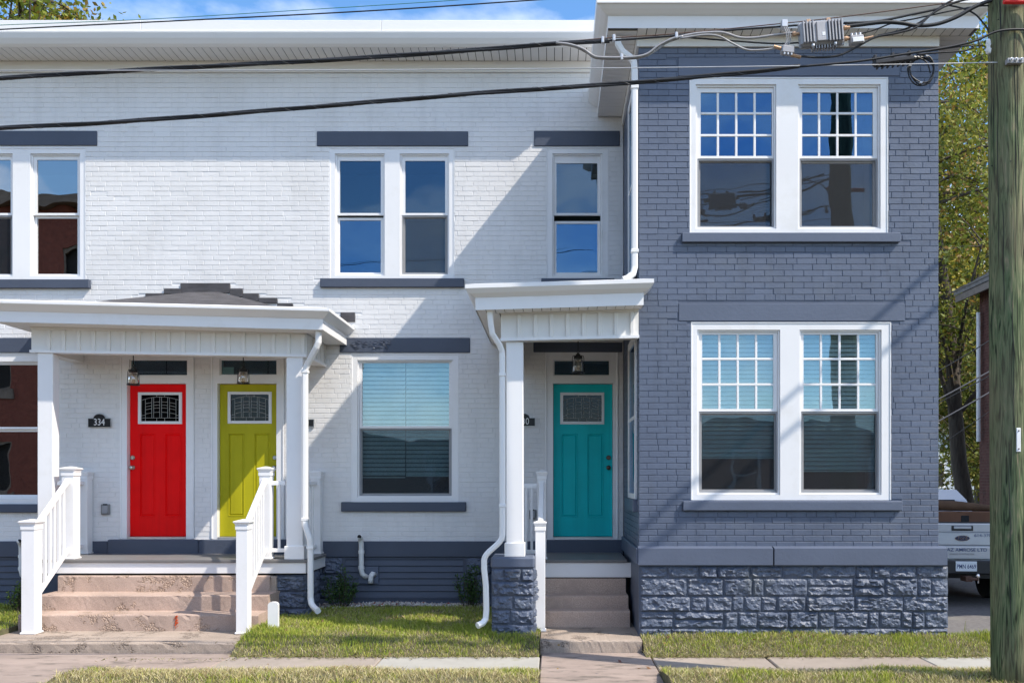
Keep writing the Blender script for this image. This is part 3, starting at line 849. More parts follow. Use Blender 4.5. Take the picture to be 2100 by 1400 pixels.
# ---------------------------------------------------------------- windows
def window(parent, Y, cas, units, label=None, cas_y=0.010):
    a, b, c, d = R(*cas, Y)
    Yc, Ys, Yl = Y+cas_y, Y+0.050, Y+0.085
    hol = [R(u['x0'], u['x1'], u['y0'], u['y1'], Yc) for u in units]
    mb = MB(); mb.rect_holes(a, b, c, d, hol, Yc, Y+0.14)
    win = mb.build('window', M_TRIM, parent)
    if label: win['label'] = label
    ctop = d-(d-max(h[3] for h in hol))*0.45
    st = MB()                                   # back-band ridge so the casing is not one flat sheet
    for (p0, p1, q0, q1) in ((a, b, d-0.014, d), (a, a+0.014, c, d-0.015), (b-0.014, b, c, d-0.015)):
        st.box(p0, p1, Yc-0.007, Yc+0.01, q0, q1, 0.003)
    st.build('back_band', M_TRIM, win)
    for u, h in zip(units, hol):
        h = (h[0]+0.002, h[1]-0.002, h[2]+0.002, h[3]-0.002)
        gu = R(u['g'][0], u['g'][1], u['up'][0], u['up'][1], Ys)
        gl = R(u['lg'][0] if 'lg' in u else u['g'][0], u['lg'][1] if 'lg' in u else u['g'][1], u['lo'][0], u['lo'][1], Yl)
        zm = Zc((u['up'][1]+u['lo'][0])/2, Ys)
        # jamb liner ring
        MB().rect_holes(h[0], h[1], h[2], h[3], [(h[0]+0.018, h[1]-0.018, h[2]+0.02, h[3]-0.018)], Ys-0.018, Y+0.13).build('window_frame', M_TRIM, win)
        up = MB(); zs0 = gu[2]-0.032
        up.rect_holes(h[0]+0.02, h[1]-0.02, zs0, h[3]-0.02, [gu], Ys, Ys+0.03)
        up.box(h[0]+0.02, h[1]-0.02, Ys-0.004, Ys-0.0005, zs0+0.002, zs0+0.016, 0.0015)
        us = up.build('upper_sash', M_TRIM, win)
        lo = MB(); lo.rect_holes(h[0]+0.021, h[1]-0.021, h[2]+0.021, gl[3]+0.035, [gl], Yl, Yl+0.03)
        ls = lo.build('lower_sash', M_TRIM, win)
        if u.get('grid'):
            nx, nz = u['grid']; mw = 0.026
            w = (gu[1]-gu[0]-mw*(nx-1))/nx; hh = (gu[3]-gu[2]-mw*(nz-1))/nz
            mt = MB()
            for i in range(1, nx):
                x0 = gu[0]+i*w+(i-1)*mw; mt.box(x0, x0+mw, Ys+0.004, Ys+0.024, gu[2], gu[3], 0.004)
            for j in range(1, nz):
                z0 = gu[2]+j*hh+(j-1)*mw; mt.box(gu[0], gu[1], Ys+0.0025, Ys+0.0225, z0, z0+mw, 0.004)
            mt.build('muntin', M_TRIM, win)
            for i in range(nx):
                for j in range(nz):
                    x0 = gu[0]+i*(w+mw); z0 = gu[2]+j*(hh+mw)
                    me = MB().box(-w/2-0.002, w/2+0.002, -0.002, 0.002, -hh/2-0.002, hh/2+0.002).mesh('pane')
                    place('pane', me, u.get('gm', M_GLASS), (x0+w/2, Ys+0.014, z0+hh/2), win,
                          (random.uniform(-.003, .003), 0, random.uniform(-.003, .003)))
        else:
            MB().box(gu[0]-0.003, gu[1]+0.003, Ys+0.012, Ys+0.016, gu[2]-0.003, gu[3]+0.003).build('pane', u.get('gm', M_GLASS), win)
        MB().box(gl[0]-0.003, gl[1]+0.003, Yl+0.012, Yl+0.016, gl[2]-0.003, gl[3]+0.003).build('pane', u.get('gml', M_GLASS), win)
        if u.get('screen'):
            sx0, sx1, sz0, sz1 = h[0]+0.022, h[1]-0.022, h[2]+0.023, zs0-0.004
            MB().rect_holes(sx0, sx1, sz0, sz1, [(sx0+0.014, sx1-0.014, sz0+0.014, sz1-0.014)], Ys+0.002, Ys+0.014).build('screen_frame', M_SCREEN_FRAME, win)
            MB().quad((sx0+.013, Ys+.008, sz0+.013), (sx1-.013, Ys+.008, sz0+.013), (sx1-.013, Ys+.008, sz1-.013), (sx0+.013, Ys+.008, sz1-.013)).build('insect_screen', M_SCREEN, win)
    # the room behind
    ra, rb, rc, rd, y0, y1 = a+0.01, b-0.01, c+0.01, d-0.01, Y+0.145, Y+1.5
    rm = MB()
    ea, eb, ec, ed = ra-0.25, rb+0.25, rc-0.5, rd+0.15
    rm.quad((ea, y1, ec), (eb, y1, ec), (eb, y1, ed), (ea, y1, ed))
    rm.quad((ea, y0, ec), (ea, y1, ec), (ea, y1, ed), (ea, y0, ed)).quad((eb, y1, ec), (eb, y0, ec), (eb, y0, ed), (eb, y1, ed))
    rm.quad((ea, y0, ec), (eb, y0, ec), (eb, y1, ec), (ea, y1, ec)).quad((ea, y1, ed), (eb, y1, ed), (eb, y0, ed), (ea, y0, ed))
    rm.build('room', M_ROOM, parent)
    return win

def blind(parent, Y, px0, px1, py0, py1, pitch, label=None):
    a, b, c, d = R(px0, px1, py0, py1, Y)
    hd = MB().box(a, b, Y-0.02, Y+0.02, d-0.03, d, 0.003)
    bl = hd.build('window_blind', M_BLIND, parent)
    me = MB().box(-(b-a)/2, (b-a)/2, -0.0012, 0.0012, -0.027, 0.027).mesh('slat'); me.materials.append(M_BLIND)
    z = d-0.05
    while z > c:
        place('slat', me, None, ((a+b)/2, Y, z), bl, (math.radians(-34+random.uniform(-2.5, 2.5)), 0, 0)); z -= pitch
    MB().box(a, b, Y-0.012, Y+0.012, c-0.012, c+0.006, 0.003).build('bottom_rail', M_BLIND, bl)
    return bl

U = dict
window(house, 0, rects['A'], [U(x0=687,x1=789,y0=315,y1=565,g=(697,781),up=(330,437),lo=(452,559),gm=M_GLASS_DIM,gml=M_GLASS_BLUE),
                              U(x0=820,x1=921,y0=315,y1=565,g=(831,913),up=(330,437),lo=(448,559),gm=M_GLASS_MUTED,gml=M_GLASS_DIM,screen=True)])
window(house, 0, rects['B'], [U(x0=1133,x1=1235,y0=315,y1=566,g=(1141,1225),up=(335,437),lo=(459,559),gm=M_GLASS_MUTED,gml=M_GLASS_BLUE)])
window(house, 0, rects['C'], [U(x0=-70,x1=26,y0=315,y1=566,g=(-60,22),up=(328,437),lo=(448,562),gm=M_GLASS_MIRROR,gml=M_GLASS_DIM,screen=True),
                              U(x0=62,x1=164,y0=315,y1=566,g=(76,159),up=(328,437),lo=(448,562),gm=M_GLASS_MIRROR,gml=M_GLASS_MIRROR)])
window(house, 0, rects['D'], [U(x0=733,x1=929,y0=738,y1=1020,g=(743,921),up=(744,873),lo=(882,1011),gm=M_GLASS_LOW,gml=M_GLASS_DIM,screen=True)])
window(house, 0, rects['E'], [U(x0=-106,x1=90,y0=741,y1=1023,g=(-96,80),up=(748,875),lo=(885,1014),gm=M_GLASS_MIRROR,gml=M_GLASS_MIRROR)])
blind(house, 0.19, 741, 831, 742, 978, 0.0585)
blind(house, 0.19, 833, 923, 742, 975, 0.0585)

# ---------------------------------------------------------------- doors
def door(key, slab, glassf, glass, panels, knob_px, color, knob_m, label, transom, thr):
    fx = R(*doors_px[key])
    YD = 0.085
    sl = R(*slab, YD); gf = R(*glassf, YD-0.012); gl = R(*glass, YD-0.01); tr = R(*transom, 0.05)
    opening = R(slab[0]-0.7, slab[1]+0.7, slab[2]-0.8, thr, 0.085)
    fr = MB(); fr.rect_holes(fx[0], fx[1], fx[2], fx[3], [(opening[0], opening[1], fx[2]-0.01, opening[3]), tr], 0.002, 0.16)
    df = fr.build('door_frame', M_TRIM, house)
    bb = MB()
    bb.box(fx[0], fx[0]+0.022, -0.010, 0.01, fx[2], fx[3], 0.004).box(fx[1]-0.022, fx[1], -0.010, 0.01, fx[2], fx[3], 0.004)
    bb.build('back_band', M_TRIM, df)
    MB().rect_holes(tr[0]+0.001, tr[1]-0.001, tr[2]+0.001, tr[3]-0.001, [(tr[0]+.014, tr[1]-.014, tr[2]+.014, tr[3]-.014)], 0.03, 0.06).build('transom_sash', M_TRIM, df)
    MB().box(tr[0]+.012, tr[1]-.012, 0.045, 0.049, tr[2]+.012, tr[3]-.012).build('transom_pane', M_GLASS_DIM, df)
    MB().box(opening[0]+.002, opening[1]-.002, 0.0, 0.15, Zc(1105, 0), sl[2]-0.004, 0.004).build('threshold', M_SILVER, df)
    # slab with recessed panels
    pp = [R(p[0], p[1], p[2], p[3], YD) for p in panels]
    mb = MB(); mb.rect_holes(sl[0], sl[1], sl[2], sl[3], pp+[gl], YD, YD+0.04)
    dr = mb.build('door', color, house); dr['label'] = label
    for (a, b, c, d) in pp:
        q = MB(); i0, i1 = 0.014, 0.034
        def ring(k): return [(a+k, c+k), (b-k, c+k), (b-k, d-k), (a+k, d-k)]
        lv = [(0.0, YD+0.001), (0.003, YD-0.004), (0.010, YD-0.003), (i0, YD+0.012), (i0+0.006, YD+0.012), (i1, YD+0.002)]
        for (k, y) in lv: q.v += [(px, y, pz) for px, pz in ring(k)]
        for t in range(len(lv)-1):
            for e in range(4): q.f.append((t*4+e, t*4+(e+1) % 4, t*4+4+(e+1) % 4, t*4+4+e))
        n = (len(lv)-1)*4; q.f.append((n, n+1, n+2, n+3))
        q.build('door_panel', color, dr)
    g = MB(); g.rect_holes(gf[0], gf[1], gf[2], gf[3], [gl], YD-0.014, YD+0.006)
    g.rect_holes(gf[0]+.01, gf[1]-.01, gf[2]+.01, gf[3]-.01, [(gl[0]-.003, gl[1]+.003, gl[2]-.003, gl[3]+.003)], YD-0.019, YD-0.0145)
    g.build('glass_frame', M_TRIM, dr)
    MB().box(gl[0]-.002, gl[1]+.002, YD+0.006, YD+0.010, gl[2]-.002, gl[3]+.002).build('leaded_pane', M_DOORGLASS, dr)
    # lead cames
    cm = MB(); W, H = gl[1]-gl[0], gl[3]-gl[2]; yy = YD+0.003; rad = 0.0026
    def uv(u, v): return (gl[0]+u*W, yy, gl[2]+v*H)
    def arc(u, base, top): return base+(top-base)*(1-(2*u-1)**2)
    def line(a, b): cm.tube([uv(*a), uv(*b)], rad, 5)
    line((0, .13), (1, .13))
    cm.tube([uv(t/14, arc(t/14, .80, .93)) for t in range(15)], rad, 5)
    cols_ = [(.10, .27), (.32, .48), (.53, .69), (.74, .91)]
    for u0, u1 in cols_:
        for u in (u0, u1): line((u, .13 if u not in (.10, .91) else 0), (u, arc(u, .80, .93)))
        for v in (.30, .46, .57, .69):
            cm.tube([uv(u0+(u1-u0)*t/3, v-.13+arc(u0+(u1-u0)*t/3, .07, .18)) for t in range(4)], rad, 5)
    for u in (.40, .61): line((u, 0), (u, .13)); line((u, arc(u, .80, .93)), (u, 1))
    line((0, .22), (.10, .24)); line((.91, .24), (1, .22))
    cm.build('lead_came', M_CAME, dr)
    MB().quad((sl[0], YD+0.3, sl[2]), (sl[1], YD+0.3, sl[2]), (sl[1], YD+0.3, fx[3]), (sl[0], YD+0.3, fx[3])).build('hall_wall', M_DARK, house)
    kx = X(knob_px, YD)
    kb = MB().lathe((kx, YD, Zc(958.5, YD)), [(0.031, 0.0), (0.031, -0.006), (0.012, -0.010), (0.011, -0.034), (0.022, -0.040), (0.028, -0.052), (0.026, -0.064), (0.012, -0.071)], 16, 'y')
    kb.build('door_knob', knob_m, dr, smooth=True)
    MB().lathe((kx, YD, Zc(938, YD)), [(0.031, 0.0), (0.031, -0.010), (0.024, -0.018), (0.024, -0.022)], 16, 'y').build('deadbolt', knob_m, dr, smooth=False)

door('red', (267,386,788,1099), (283,373,804,869), (289.5,367,809.5,863.5), [(286,318,888,1059), (338,372,888,1059)], 272.5, M_RED, M_NICKEL,
     'bright red door with leaded glass', (268,387,737,771), 1101)
door('lime', (451,570,788,1099), (467,557,803,868), (473,551,808.5,862.5), [(468,501,888,1058), (521,554,888,1058)], 564, M_LIME, M_NICKEL,
     'yellow green door with leaded glass', (453,570,737,770), 1101)
door('teal', (1135,1255.5,788,1099), (1149,1239,804.5,869.5), (1155,1234,810,864), [(1151,1185,889,1060), (1204,1238,889,1060)], 1248, M_TEAL, M_BRONZE,
     'teal door with leaded glass', (1135,1251,738,771), 1101)

# ---------------------------------------------------------------- grey wing
F_px, G_px = (1414,1822,158,478), (1417,1828,660,1025)
Flin, Glin = (1391,1845,118,156), (1392,1856,622,658)
Fsil, Gsil = (1398,1844,479,498), (1400,1848,1027,1046)
hb = [R(*F_px, YB), R(*G_px, YB)]
ZB0, ZB1 = Zc(1122, YB), Zc(78, YB)
mb = MB(); mb.rect_holes(XB0+0.006, XB1-0.006, ZB0-0.02, ZB1, hb, YB+0.006, YB+0.30)
gw = mb.build('wall', M_GREY_JOINT, wing)
mb = MB().box(XB0+0.006, XB0+0.25, YB+0.302, 0.35, ZB0-0.02, ZB1).box(XB1-0.25, XB1-0.006, YB+0.302, 9.0, -0.3, ZB1)
mb.build('side_wall', M_GREY_JOINT, wing)
th = [R(*Flin, YB), R(*Glin, YB), R(*Fsil, YB), R(*Gsil, YB)]
lay = lay_bricks(XB0, XB1, ZB0, Zc(98, YB), hb+th, 0.2135, 5)
cands = [i for i, b in enumerate(lay) if b[4]]
def sc_b(i):
    b = lay[i]; return abs((b[2]+b[3])/2 - Zc(640, YB)) + 0.12*abs((b[0]+b[1])/2-2.6)
singles = set(sorted(cands, key=sc_b)[:298])
brick_wall(gw, lay, lambda u, z, d: (u, YB-d, z), M_GREY_BRICK, singles, 12, wing)
# side faces in joined brickwork
side = MB(); rr = random.Random(21)
for (a, b, za, zb, full) in lay_bricks(YB+0.005, -0.012, ZB0, ZB1-0.1, [], 0.2135, 6):
    brick_solid(side, a, b, za, zb, lambda u, z, d: (XB0-d, YB-0.012-u, z), rr.uniform(-.0015, .002), rr)
for (a, b, za, zb, full) in lay_bricks(YB+0.005, 3.0, ZB0, ZB1-0.1, [], 0.2135, 8):
    brick_solid(side, a, b, za, zb, lambda u, z, d: (XB1+d, u, z), rr.uniform(-.0015, .002), rr)
o = side.build('brickwork', M_GREY_BRICK, wing); o['kind'] = 'stuff'
for p in (Flin, Glin):
    a, b, c, d = R(*p, YB); MB().box(a, b, YB-0.003, YB+0.1, c, d, 0.004).build('lintel', M_GREY_TRIM, wing)
for p in (Fsil, Gsil):
    a, b, c, d = R(*p, YB); MB().box(a, b, YB-0.045, YB+0.1, c, d, 0.006).build('sill', M_GREY_TRIM, wing)
window(wing, YB, F_px, [U(x0=1427,x1=1592,y0=173,y1=469,g=(1437,1583),up=(190,320),lo=(333,464),lg=(1436,1585),grid=(4,3),gm=M_GLASS_BLUE,gml=M_GLASS_MUTED,screen=True),
                        U(x0=1637,x1=1806,y0=173,y1=469,g=(1645,1790),up=(190,320),lo=(335,464),lg=(1644,1790),grid=(4,3),gm=M_GLASS_BLUE,gml=M_GLASS_MUTED,screen=True)])
window(wing, YB, G_px, [U(x0=1430,x1=1600,y0=676,y1=1014,g=(1440,1586),up=(686,838),lo=(851,1003),lg=(1439,1588),grid=(4,3),gm=M_GLASS_LOW,gml=M_GLASS_DIM,screen=True),
                        U(x0=1640,x1=1808,y0=676,y1=1014,g=(1648,1796),up=(686,838),lo=(851,1003),grid=(4,3),gm=M_GLASS_LOW,gml=M_GLASS_DIM,screen=True)])
blind(wing, YB+0.20, 1434, 1592, 682, 938, 0.0485)
blind(wing, YB+0.20, 1644, 1800, 682, 965, 0.0485)
# narrow side windows that look over the porch
for (z0, z1) in ((Zc(1022, -1.6), Zc(690, -1.6)), (Zc(556, -1.6), Zc(175, -1.6))):
    wd = MB()
    xo, xi = XB0-0.022, XB0+0.01
    wd.box(xo, xi, -1.92, -1.83, z0, z1, 0.003).box(xo, xi, -1.02, -0.93, z0, z1, 0.003).box(xo, xi, -1.829, -1.021, z1-0.09, z1, 0.003).box(xo, xi, -1.829, -1.021, z0, z0+0.06, 0.003)
    sw = wd.build('window', M_TRIM, wing)
    MB().box(XB0-0.012, XB0, -1.828, -1.022, (z0+z1)/2-0.02, (z0+z1)/2+0.02, 0.002).build('meeting_rail', M_TRIM, sw)
    MB().box(XB0-0.007, XB0-0.003, -1.829, -1.021, z0+0.06, z1-0.09).build('pane', M_GLASS_DIM, sw)
    MB().box(XB0-0.05, XB0+0.02, -1.98, -0.87, z0-0.14, z0-0.002, 0.005).build('sill', M_GREY_TRIM, wing)
MB().box(XB0+0.26, XB1-0.26, 0.2, 0.3, -0.3, ZB1-0.05).build('light_block_wall', M_DARK, wing)  # added out of sight to keep stray light out of the hollow wing
# water table ledge
Yl = YB-0.08
xm = X(1587, Yl)
lz0, lz1 = Zc(1158, Yl), Zc(1124, Yl)
for a, b in ((XB0-0.012, xm-0.008), (xm+0.008, X(1943, Yl))):
    mb = MB(); mb.prism_x([(Yl, lz0), (Yl, lz1), (YB+0.003, lz1+0.02), (YB+0.02, lz1+0.02), (YB+0.02, lz0)], a, b)
    mb.build('ledge', M_GREY_TRIM, wing)
MB().box(XB0-0.035, XB0+0.02, YB-0.04, -0.06, lz0, lz1, 0.008).build('ledge', M_GREY_TRIM, wing)
MB().box(XB1-0.02, XB1+0.06, YB-0.04, 8.9, lz0, lz1, 0.008).build('ledge', M_GREY_TRIM, wing)
# rock faced foundation
Ys = YB-0.02
fz1 = lz0-0.004
fo = MB().box(XB0+0.0, XB1+0.03, Ys, YB+0.3, -0.35, fz1).box(XB0+0.001, XB0+0.3, YB+0.301, -0.02, -0.35, fz1).build('foundation', M_STONE_JOINT, wing)
lay_stones(fo, stone_courses(XB0+0.01, X(1944, Ys), -0.12, fz1-0.012, (0.18, 0.22, 0.20, 0.24, 0.16), 77), Ys, 0.029, 61)
lay_stones(fo, stone_courses(YB-0.02, 1.5, -0.2, fz1-0.012, (0.22, 0.22, 0.2, 0.19, 0.17), 78), 0, 0.04, 63, side=(XB1+0.03, math.pi/2))

# roof of the wing: frieze, soffit boards, fascia, cove, edge
sz = Zc(76, YB); yf2 = YB-0.20; ov = 0.35
MB().box(XB0+0.003, XB1-0.003, YB-0.028, YB+0.004, Zc(98, YB), sz-0.003, 0.004).build('frieze_board', M_VINYL, wing)
MB().box(XB0-0.028, XB0+0.004, YB-0.027, -0.004, Zc(98, YB), sz-0.003, 0.004).build('frieze_board', M_VINYL, wing)
xs0, xs1 = X(1247, yf2), X(2008, yf2)
so = MB().box(xs0+.004, xs1-.004, yf2+.004, YB+0.1, sz+0.004, sz+0.03).box(xs0+.004, XB0+0.1, YB+0.101, 0.28, sz+0.004, sz+0.03).box(XB1-0.1, xs1-.004, YB+0.101, 9, sz+0.004, sz+0.03).build('soffit', M_SOFFIT_GAP, wing)
pb = 0.1035
me_b = MB().box(-pb/2+0.004, pb/2-0.004, yf2+0.003, YB-0.03, 0, 0.008, 0.002).mesh('soffit_board'); me_b.materials.append(M_VINYL)
x = XB0-0.03
while x+pb < xs1: place('soffit_board', me_b, None, (x+pb/2, 0, sz-0.005), so); x += pb
me_c = MB().box(xs0+0.003, XB0-0.03, -pb/2+0.003, pb/2-0.003, 0, 0.008, 0.002).mesh('soffit_board'); me_c.materials.append(M_VINYL)
y = yf2+0.06
while y+pb < 0.0: place('soffit_board', me_c, None, (0, y+pb/2, sz-0.005), so); y += pb
me_d = MB().box(XB1+0.003, xs1-0.003, -pb/2+0.003, pb/2-0.003, 0, 0.008, 0.002).mesh('soffit_board'); me_d.materials.append(M_VINYL)
y = YB-0.02
while y < 3: place('soffit_board', me_d, None, (0, y+pb/2, sz-0.005), so); y += pb
fzt = Zc(33, yf2)
cv = 0.12; zc_ = fzt+0.075
def eave_run(x0, x1, y0, name_f='fascia'):
    pass
# mitred eave on three sides: profile offsets (outward, z)
ep = [(0.0, sz-0.006), (0.0, fzt), (0.03, fzt+0.008), (0.08, fzt+0.038), (cv, zc_), (cv+0.004, zc_+0.002), (cv+0.004, zc_+0.15), (0.0, zc_+0.16)]
def eave(path, parts):
    """path: plan corners, outward to the left of travel"""
    for (i0, i1, nm, m) in parts:
        mb = MB()
        n = len(path)
        def off(k, d):
            p = Vector((*path[k], 0))
            dirs = []
            if k > 0: a = Vector((*path[k], 0))-Vector((*path[k-1], 0)); dirs.append(a.normalized())
            if k < n-1: a = Vector((*path[k+1], 0))-Vector((*path[k], 0)); dirs.append(a.normalized())
            o = Vector((0,0,0))
            for t in dirs: o += Vector((t.y, -t.x, 0))*d
            return p+o
        for k in range(n-1):
            for j in range(i0, i1):
                a, b = off(k, ep[j][0]), off(k+1, ep[j][0]); c, d = off(k+1, ep[j+1][0]), off(k, ep[j+1][0])
                mb.quad((a.x, a.y, ep[j][1]), (b.x, b.y, ep[j][1]), (c.x, c.y, ep[j+1][1]), (d.x, d.y, ep[j+1][1]))
        mb.build(nm, m, wing)
eave([(xs0, 0.02), (xs0, yf2), (xs1, yf2), (xs1, 9.0)], [(0, 1, 'fascia', M_TRIM), (1, 4, 'cove', M_METAL_TRIM), (4, 7, 'roof_edge', M_METAL_TRIM)])
MB().box(xs0-cv, xs1+cv, yf2-cv, yf2-cv+0.0, 0, 0)
MB().box(xs0-0.02, xs1+0.02, yf2-0.02, 9.0, zc_+0.10, zc_+0.155).build('roof', M_ROOF, wing)
MB().box(xs0-cv-0.009, xs1+cv+0.009, yf2-cv-0.011, yf2-cv-0.0045, zc_-0.004, zc_+0.016, 0.002).build('drip_edge', M_TRIM, wing)
# ================================================================== PORCHES
def batten_face(parent, x0, x1, z0, z1, yf, yb, first, pitch, bw, t0, t1, board_name='beam'):
    """boxed beam with a board-and-batten face; t0/t1 lift the ends (it is not quite level)"""
    def tz(x): return t0 + (t1-t0)*(x-x0)/(x1-x0)
    bm = MB()
    bm.prism_x([(yf+0.024, z0), (yf+0.024, z1), (yb, z1), (yb, z0)], x0, x1, t0, t1)
    beam = bm.build(board_name, M_VINYL, parent)
    tr = MB()
    tr.prism_x([(yf-0.012, z0-0.006), (yf-0.012, z0+0.026), (yf+0.023, z0+0.026), (yf+0.023, z0-0.006)], x0-0.004, x1+0.004, t0, t1)
    tr.build('bottom_trim', M_TRIM, beam)
    tr = MB(); tr.prism_x([(yf-0.002, z1-0.045), (yf-0.002, z1-0.002), (yf+0.023, z1-0.002), (yf+0.023, z1-0.045)], x0, x1, t0, t1)
    tr.build('top_trim', M_VINYL, beam)
    x = first
    while x < x1-0.005:
        a, b = max(x, x0), min(x+bw, x1)
        if b-a > 0.01:
            m_ = MB().box(a, b, yf, yf+0.023, z0+0.028, z1-0.047, 0.003)
            d = tz((a+b)/2); m_.v = [(p, q, r_+d) for p, q, r_ in m_.v]
            m_.build('batten', M_VINYL, beam)
        x += pitch
    return beam

def side_beam(parent, x, sgn, y0, y1, z0, z1, dz):
    """return of the beam to the wall; sgn = outward x direction"""
    b = MB().box(x-0.16*sgn, x-0.014*sgn, y0, y1, z0+dz, z1+dz).build('beam', M_VINYL, parent)
    MB().box(x-0.0135*sgn, x+0.012*sgn, y0, y1, z0-0.006+dz, z0+0.026+dz, 0.002).build('bottom_trim', M_TRIM, b)
    MB().box(x-0.0135*sgn, x+0.002*sgn, y0, y1, z1-0.045+dz, z1-0.002+dz, 0.002).build('top_trim', M_VINYL, b)
    y = y0
    while y < y1:
        MB().box(x-0.0135*sgn, x, y, min(y+0.05, y1), z0+0.028+dz, z1-0.047+dz, 0.003).build('batten', M_VINYL, b); y += 0.185
    return b

def eave_path(parent, path, ep, tilt, parts, closed_back=True):
    n = len(path)
    def off(k, d):
        p = Vector((*path[k], 0)); o = Vector((0,0,0))
        if k > 0: t = (p-Vector((*path[k-1], 0))).normalized(); o += Vector((t.y, -t.x, 0))*d
        if k < n-1: t = (Vector((*path[k+1], 0))-p).normalized(); o += Vector((t.y, -t.x, 0))*d
        return p+o
    for (i0, i1, nm, m) in parts:
        mb = MB()
        for k in range(n-1):
            for j in range(i0, i1):
                q = []
                for kk, jj in ((k, j), (k+1, j), (k+1, j+1), (k, j+1)):
                    v = off(kk, ep[jj][0]); q.append((v.x, v.y, ep[jj][1]+tilt(v.x)))
                mb.quad(*q)
        mb.build(nm, m, parent)

def soffit_run(parent, x0, x1, y0, y1, z, tilt, along='x', pitch=0.1035):
    so = None
    back = MB(); back.add([(x0,y0,z+.006+tilt(x0)),(x1,y0,z+.006+tilt(x1)),(x1,y1,z+.006+tilt(x1)),(x0,y1,z+.006+tilt(x0)),
                           (x0,y0,z+.02+tilt(x0)),(x1,y0,z+.02+tilt(x1)),(x1,y1,z+.02+tilt(x1)),(x0,y1,z+.02+tilt(x0))],
                          [(3,2,1,0),(4,5,6,7),(0,1,5,4),(1,2,6,5),(2,3,7,6),(3,0,4,7)])
    so = back.build('soffit', M_SOFFIT_GAP, parent)
    if along == 'x':
        me = MB().box(-pitch/2+.003, pitch/2-.003, y0+.002, y1-.002, -0.006, 0.002, 0.0015).mesh('soffit_board'); me.materials.append(M_VINYL)
        x = x0
        while x+pitch <= x1+0.001:
            place('soffit_board', me, None, (x+pitch/2, 0, z+tilt(x+pitch/2)), so); x += pitch
        if x1-x > 0.012:
            MB().box(x+.003, x1-.001, y0+.002, y1-.002, z-0.006+tilt(x1), z+0.002+tilt(x1), 0.0015).build('soffit_board', M_VINYL, so)
    else:
        me = MB().box(x0+.002, x1-.002, -pitch/2+.003, pitch/2-.003, -0.006, 0.002, 0.0015).mesh('soffit_board'); me.materials.append(M_VINYL)
        y = y0
        while y+pitch <= y1+0.001:
            place('soffit_board', me, None, (0, y+pitch/2, z+tilt((x0+x1)/2)), so); y += pitch
    return so

# ---------------------------------------------------------------- left porch (two doors)
porch = thing('front_porch', 'wide white porch with hipped dark roof over the red and yellow green doors', 'porch', (-4.75, -0.96, 0.0))
LYF = -0.96                                     # front of the beam, deck and posts
lx0, lx1 = X(62, LYF), X(628, LYF)
DZ = 0.672
tl = lambda x: -0.0165*(x-lx1)                  # the whole roof sags towards the right
bz0, bz1 = Zc(731, LYF), Zc(677, LYF)
batten_face(porch, lx0, lx1, bz0, bz1, LYF, LYF+0.17, X(95, LYF), 30.75/FPX*11.04, 7.5/FPX*11.04, tl(lx0), 0.0)
side_beam(porch, lx1, 1, LYF+0.171, -0.012, bz0, bz1, 0.0)
side_beam(porch, lx0, -1, LYF+0.171, -0.012, bz0, bz1, tl(lx0))
ex0, ex1, ey = X(-12, -1.24), X(662, -1.24), -1.24
ez = Zc(676, ey)
te = lambda x: -0.0245*(x-ex1)            # the eave sags a little more than the beam
ep = [(0.0, ez), (0.0, Zc(654, ey)), (0.02, Zc(652.5, ey)), (0.06, Zc(645, -1.3)), (0.10, Zc(638, -1.34)), (0.103, Zc(637, -1.34)), (0.103, Zc(632, -1.34)), (0.0, Zc(630, -1.25))]
eave_path(porch, [(ex0, -0.005), (ex0, ey), (ex1, ey), (ex1, -0.005)], ep, te,
          [(0, 1, 'fascia', M_TRIM), (1, 5, 'cove', M_METAL_TRIM), (5, 7, 'roof_edge', M_TRIM)])
soffit_run(porch, ex0+0.01, ex1-0.01, ey+0.004, LYF-0.004, ez+0.004, te)
soffit_run(porch, lx1+0.014, ex1-0.01, LYF, -0.02, ez+0.004, te, 'y')
soffit_run(porch, ex0+0.01, lx0-0.014, LYF, -0.02, ez+0.004, te, 'y')
cl = MB(); cz = bz1-0.01
cl.box(lx0+0.17, lx1-0.17, LYF+0.172, -0.013, cz, cz+0.012)
cl.build('ceiling', M_VINYL, porch)
# hipped roof
eL, eR, eF = ex0+0.02, ex1-0.02, ey+0.02
zg = Zc(651, -1.24)
rl, rr_, rz = X(394), X(450), Zc(599)
def rp(x, y, z, d=0): return (x, y, z+te(x)*(0.8 if y < -0.5 or z < rz-0.2 else 0.3)+d)
A, B_, C_, D_ = (eL, eF), (eR, eF), (eR, -0.01), (eL, -0.01)
rf = MB()
pts = [rp(*A, zg), rp(*B_, zg), rp(*C_, zg), rp(*D_, zg), (rl, -0.012, rz), (rr_, -0.012, rz)]
low = [(p[0], p[1], p[2]-0.03) for p in pts]
rf.add(pts+low, [(0, 1, 5, 4), (1, 2, 5), (3, 0, 4), (6, 10, 11, 7), (7, 11, 8), (9, 10, 6), (0, 6, 7, 1), (1, 7, 8, 2), (3, 9, 6, 0)])
rf.build('roof', M_SHINGLE, porch)
# posts
def post(parent, x0, x1, y0, y1, z0, z1, plinth=0.0, px=0.02):
    p = MB().box(x0, x1, y0, y1, z0, z1, 0.006).build('post', M_TRIM, parent)
    if plinth:
        MB().box(x0-px, x1+px, y0-px, y1+px, z0, z0+plinth, 0.005).build('post_base', M_TRIM, p)
    return p
post(porch, X(76.5, LYF+.01), X(108, LYF+.01), LYF+0.012, LYF+0.16, DZ+0.001, bz0+tl(lx0)-0.008, 0.17, 0.018)
post(porch, X(587, LYF+.01), X(621, LYF+.01), LYF+0.012, LYF+0.18, DZ+0.001, bz0+0.003, 0.165, 0.02)
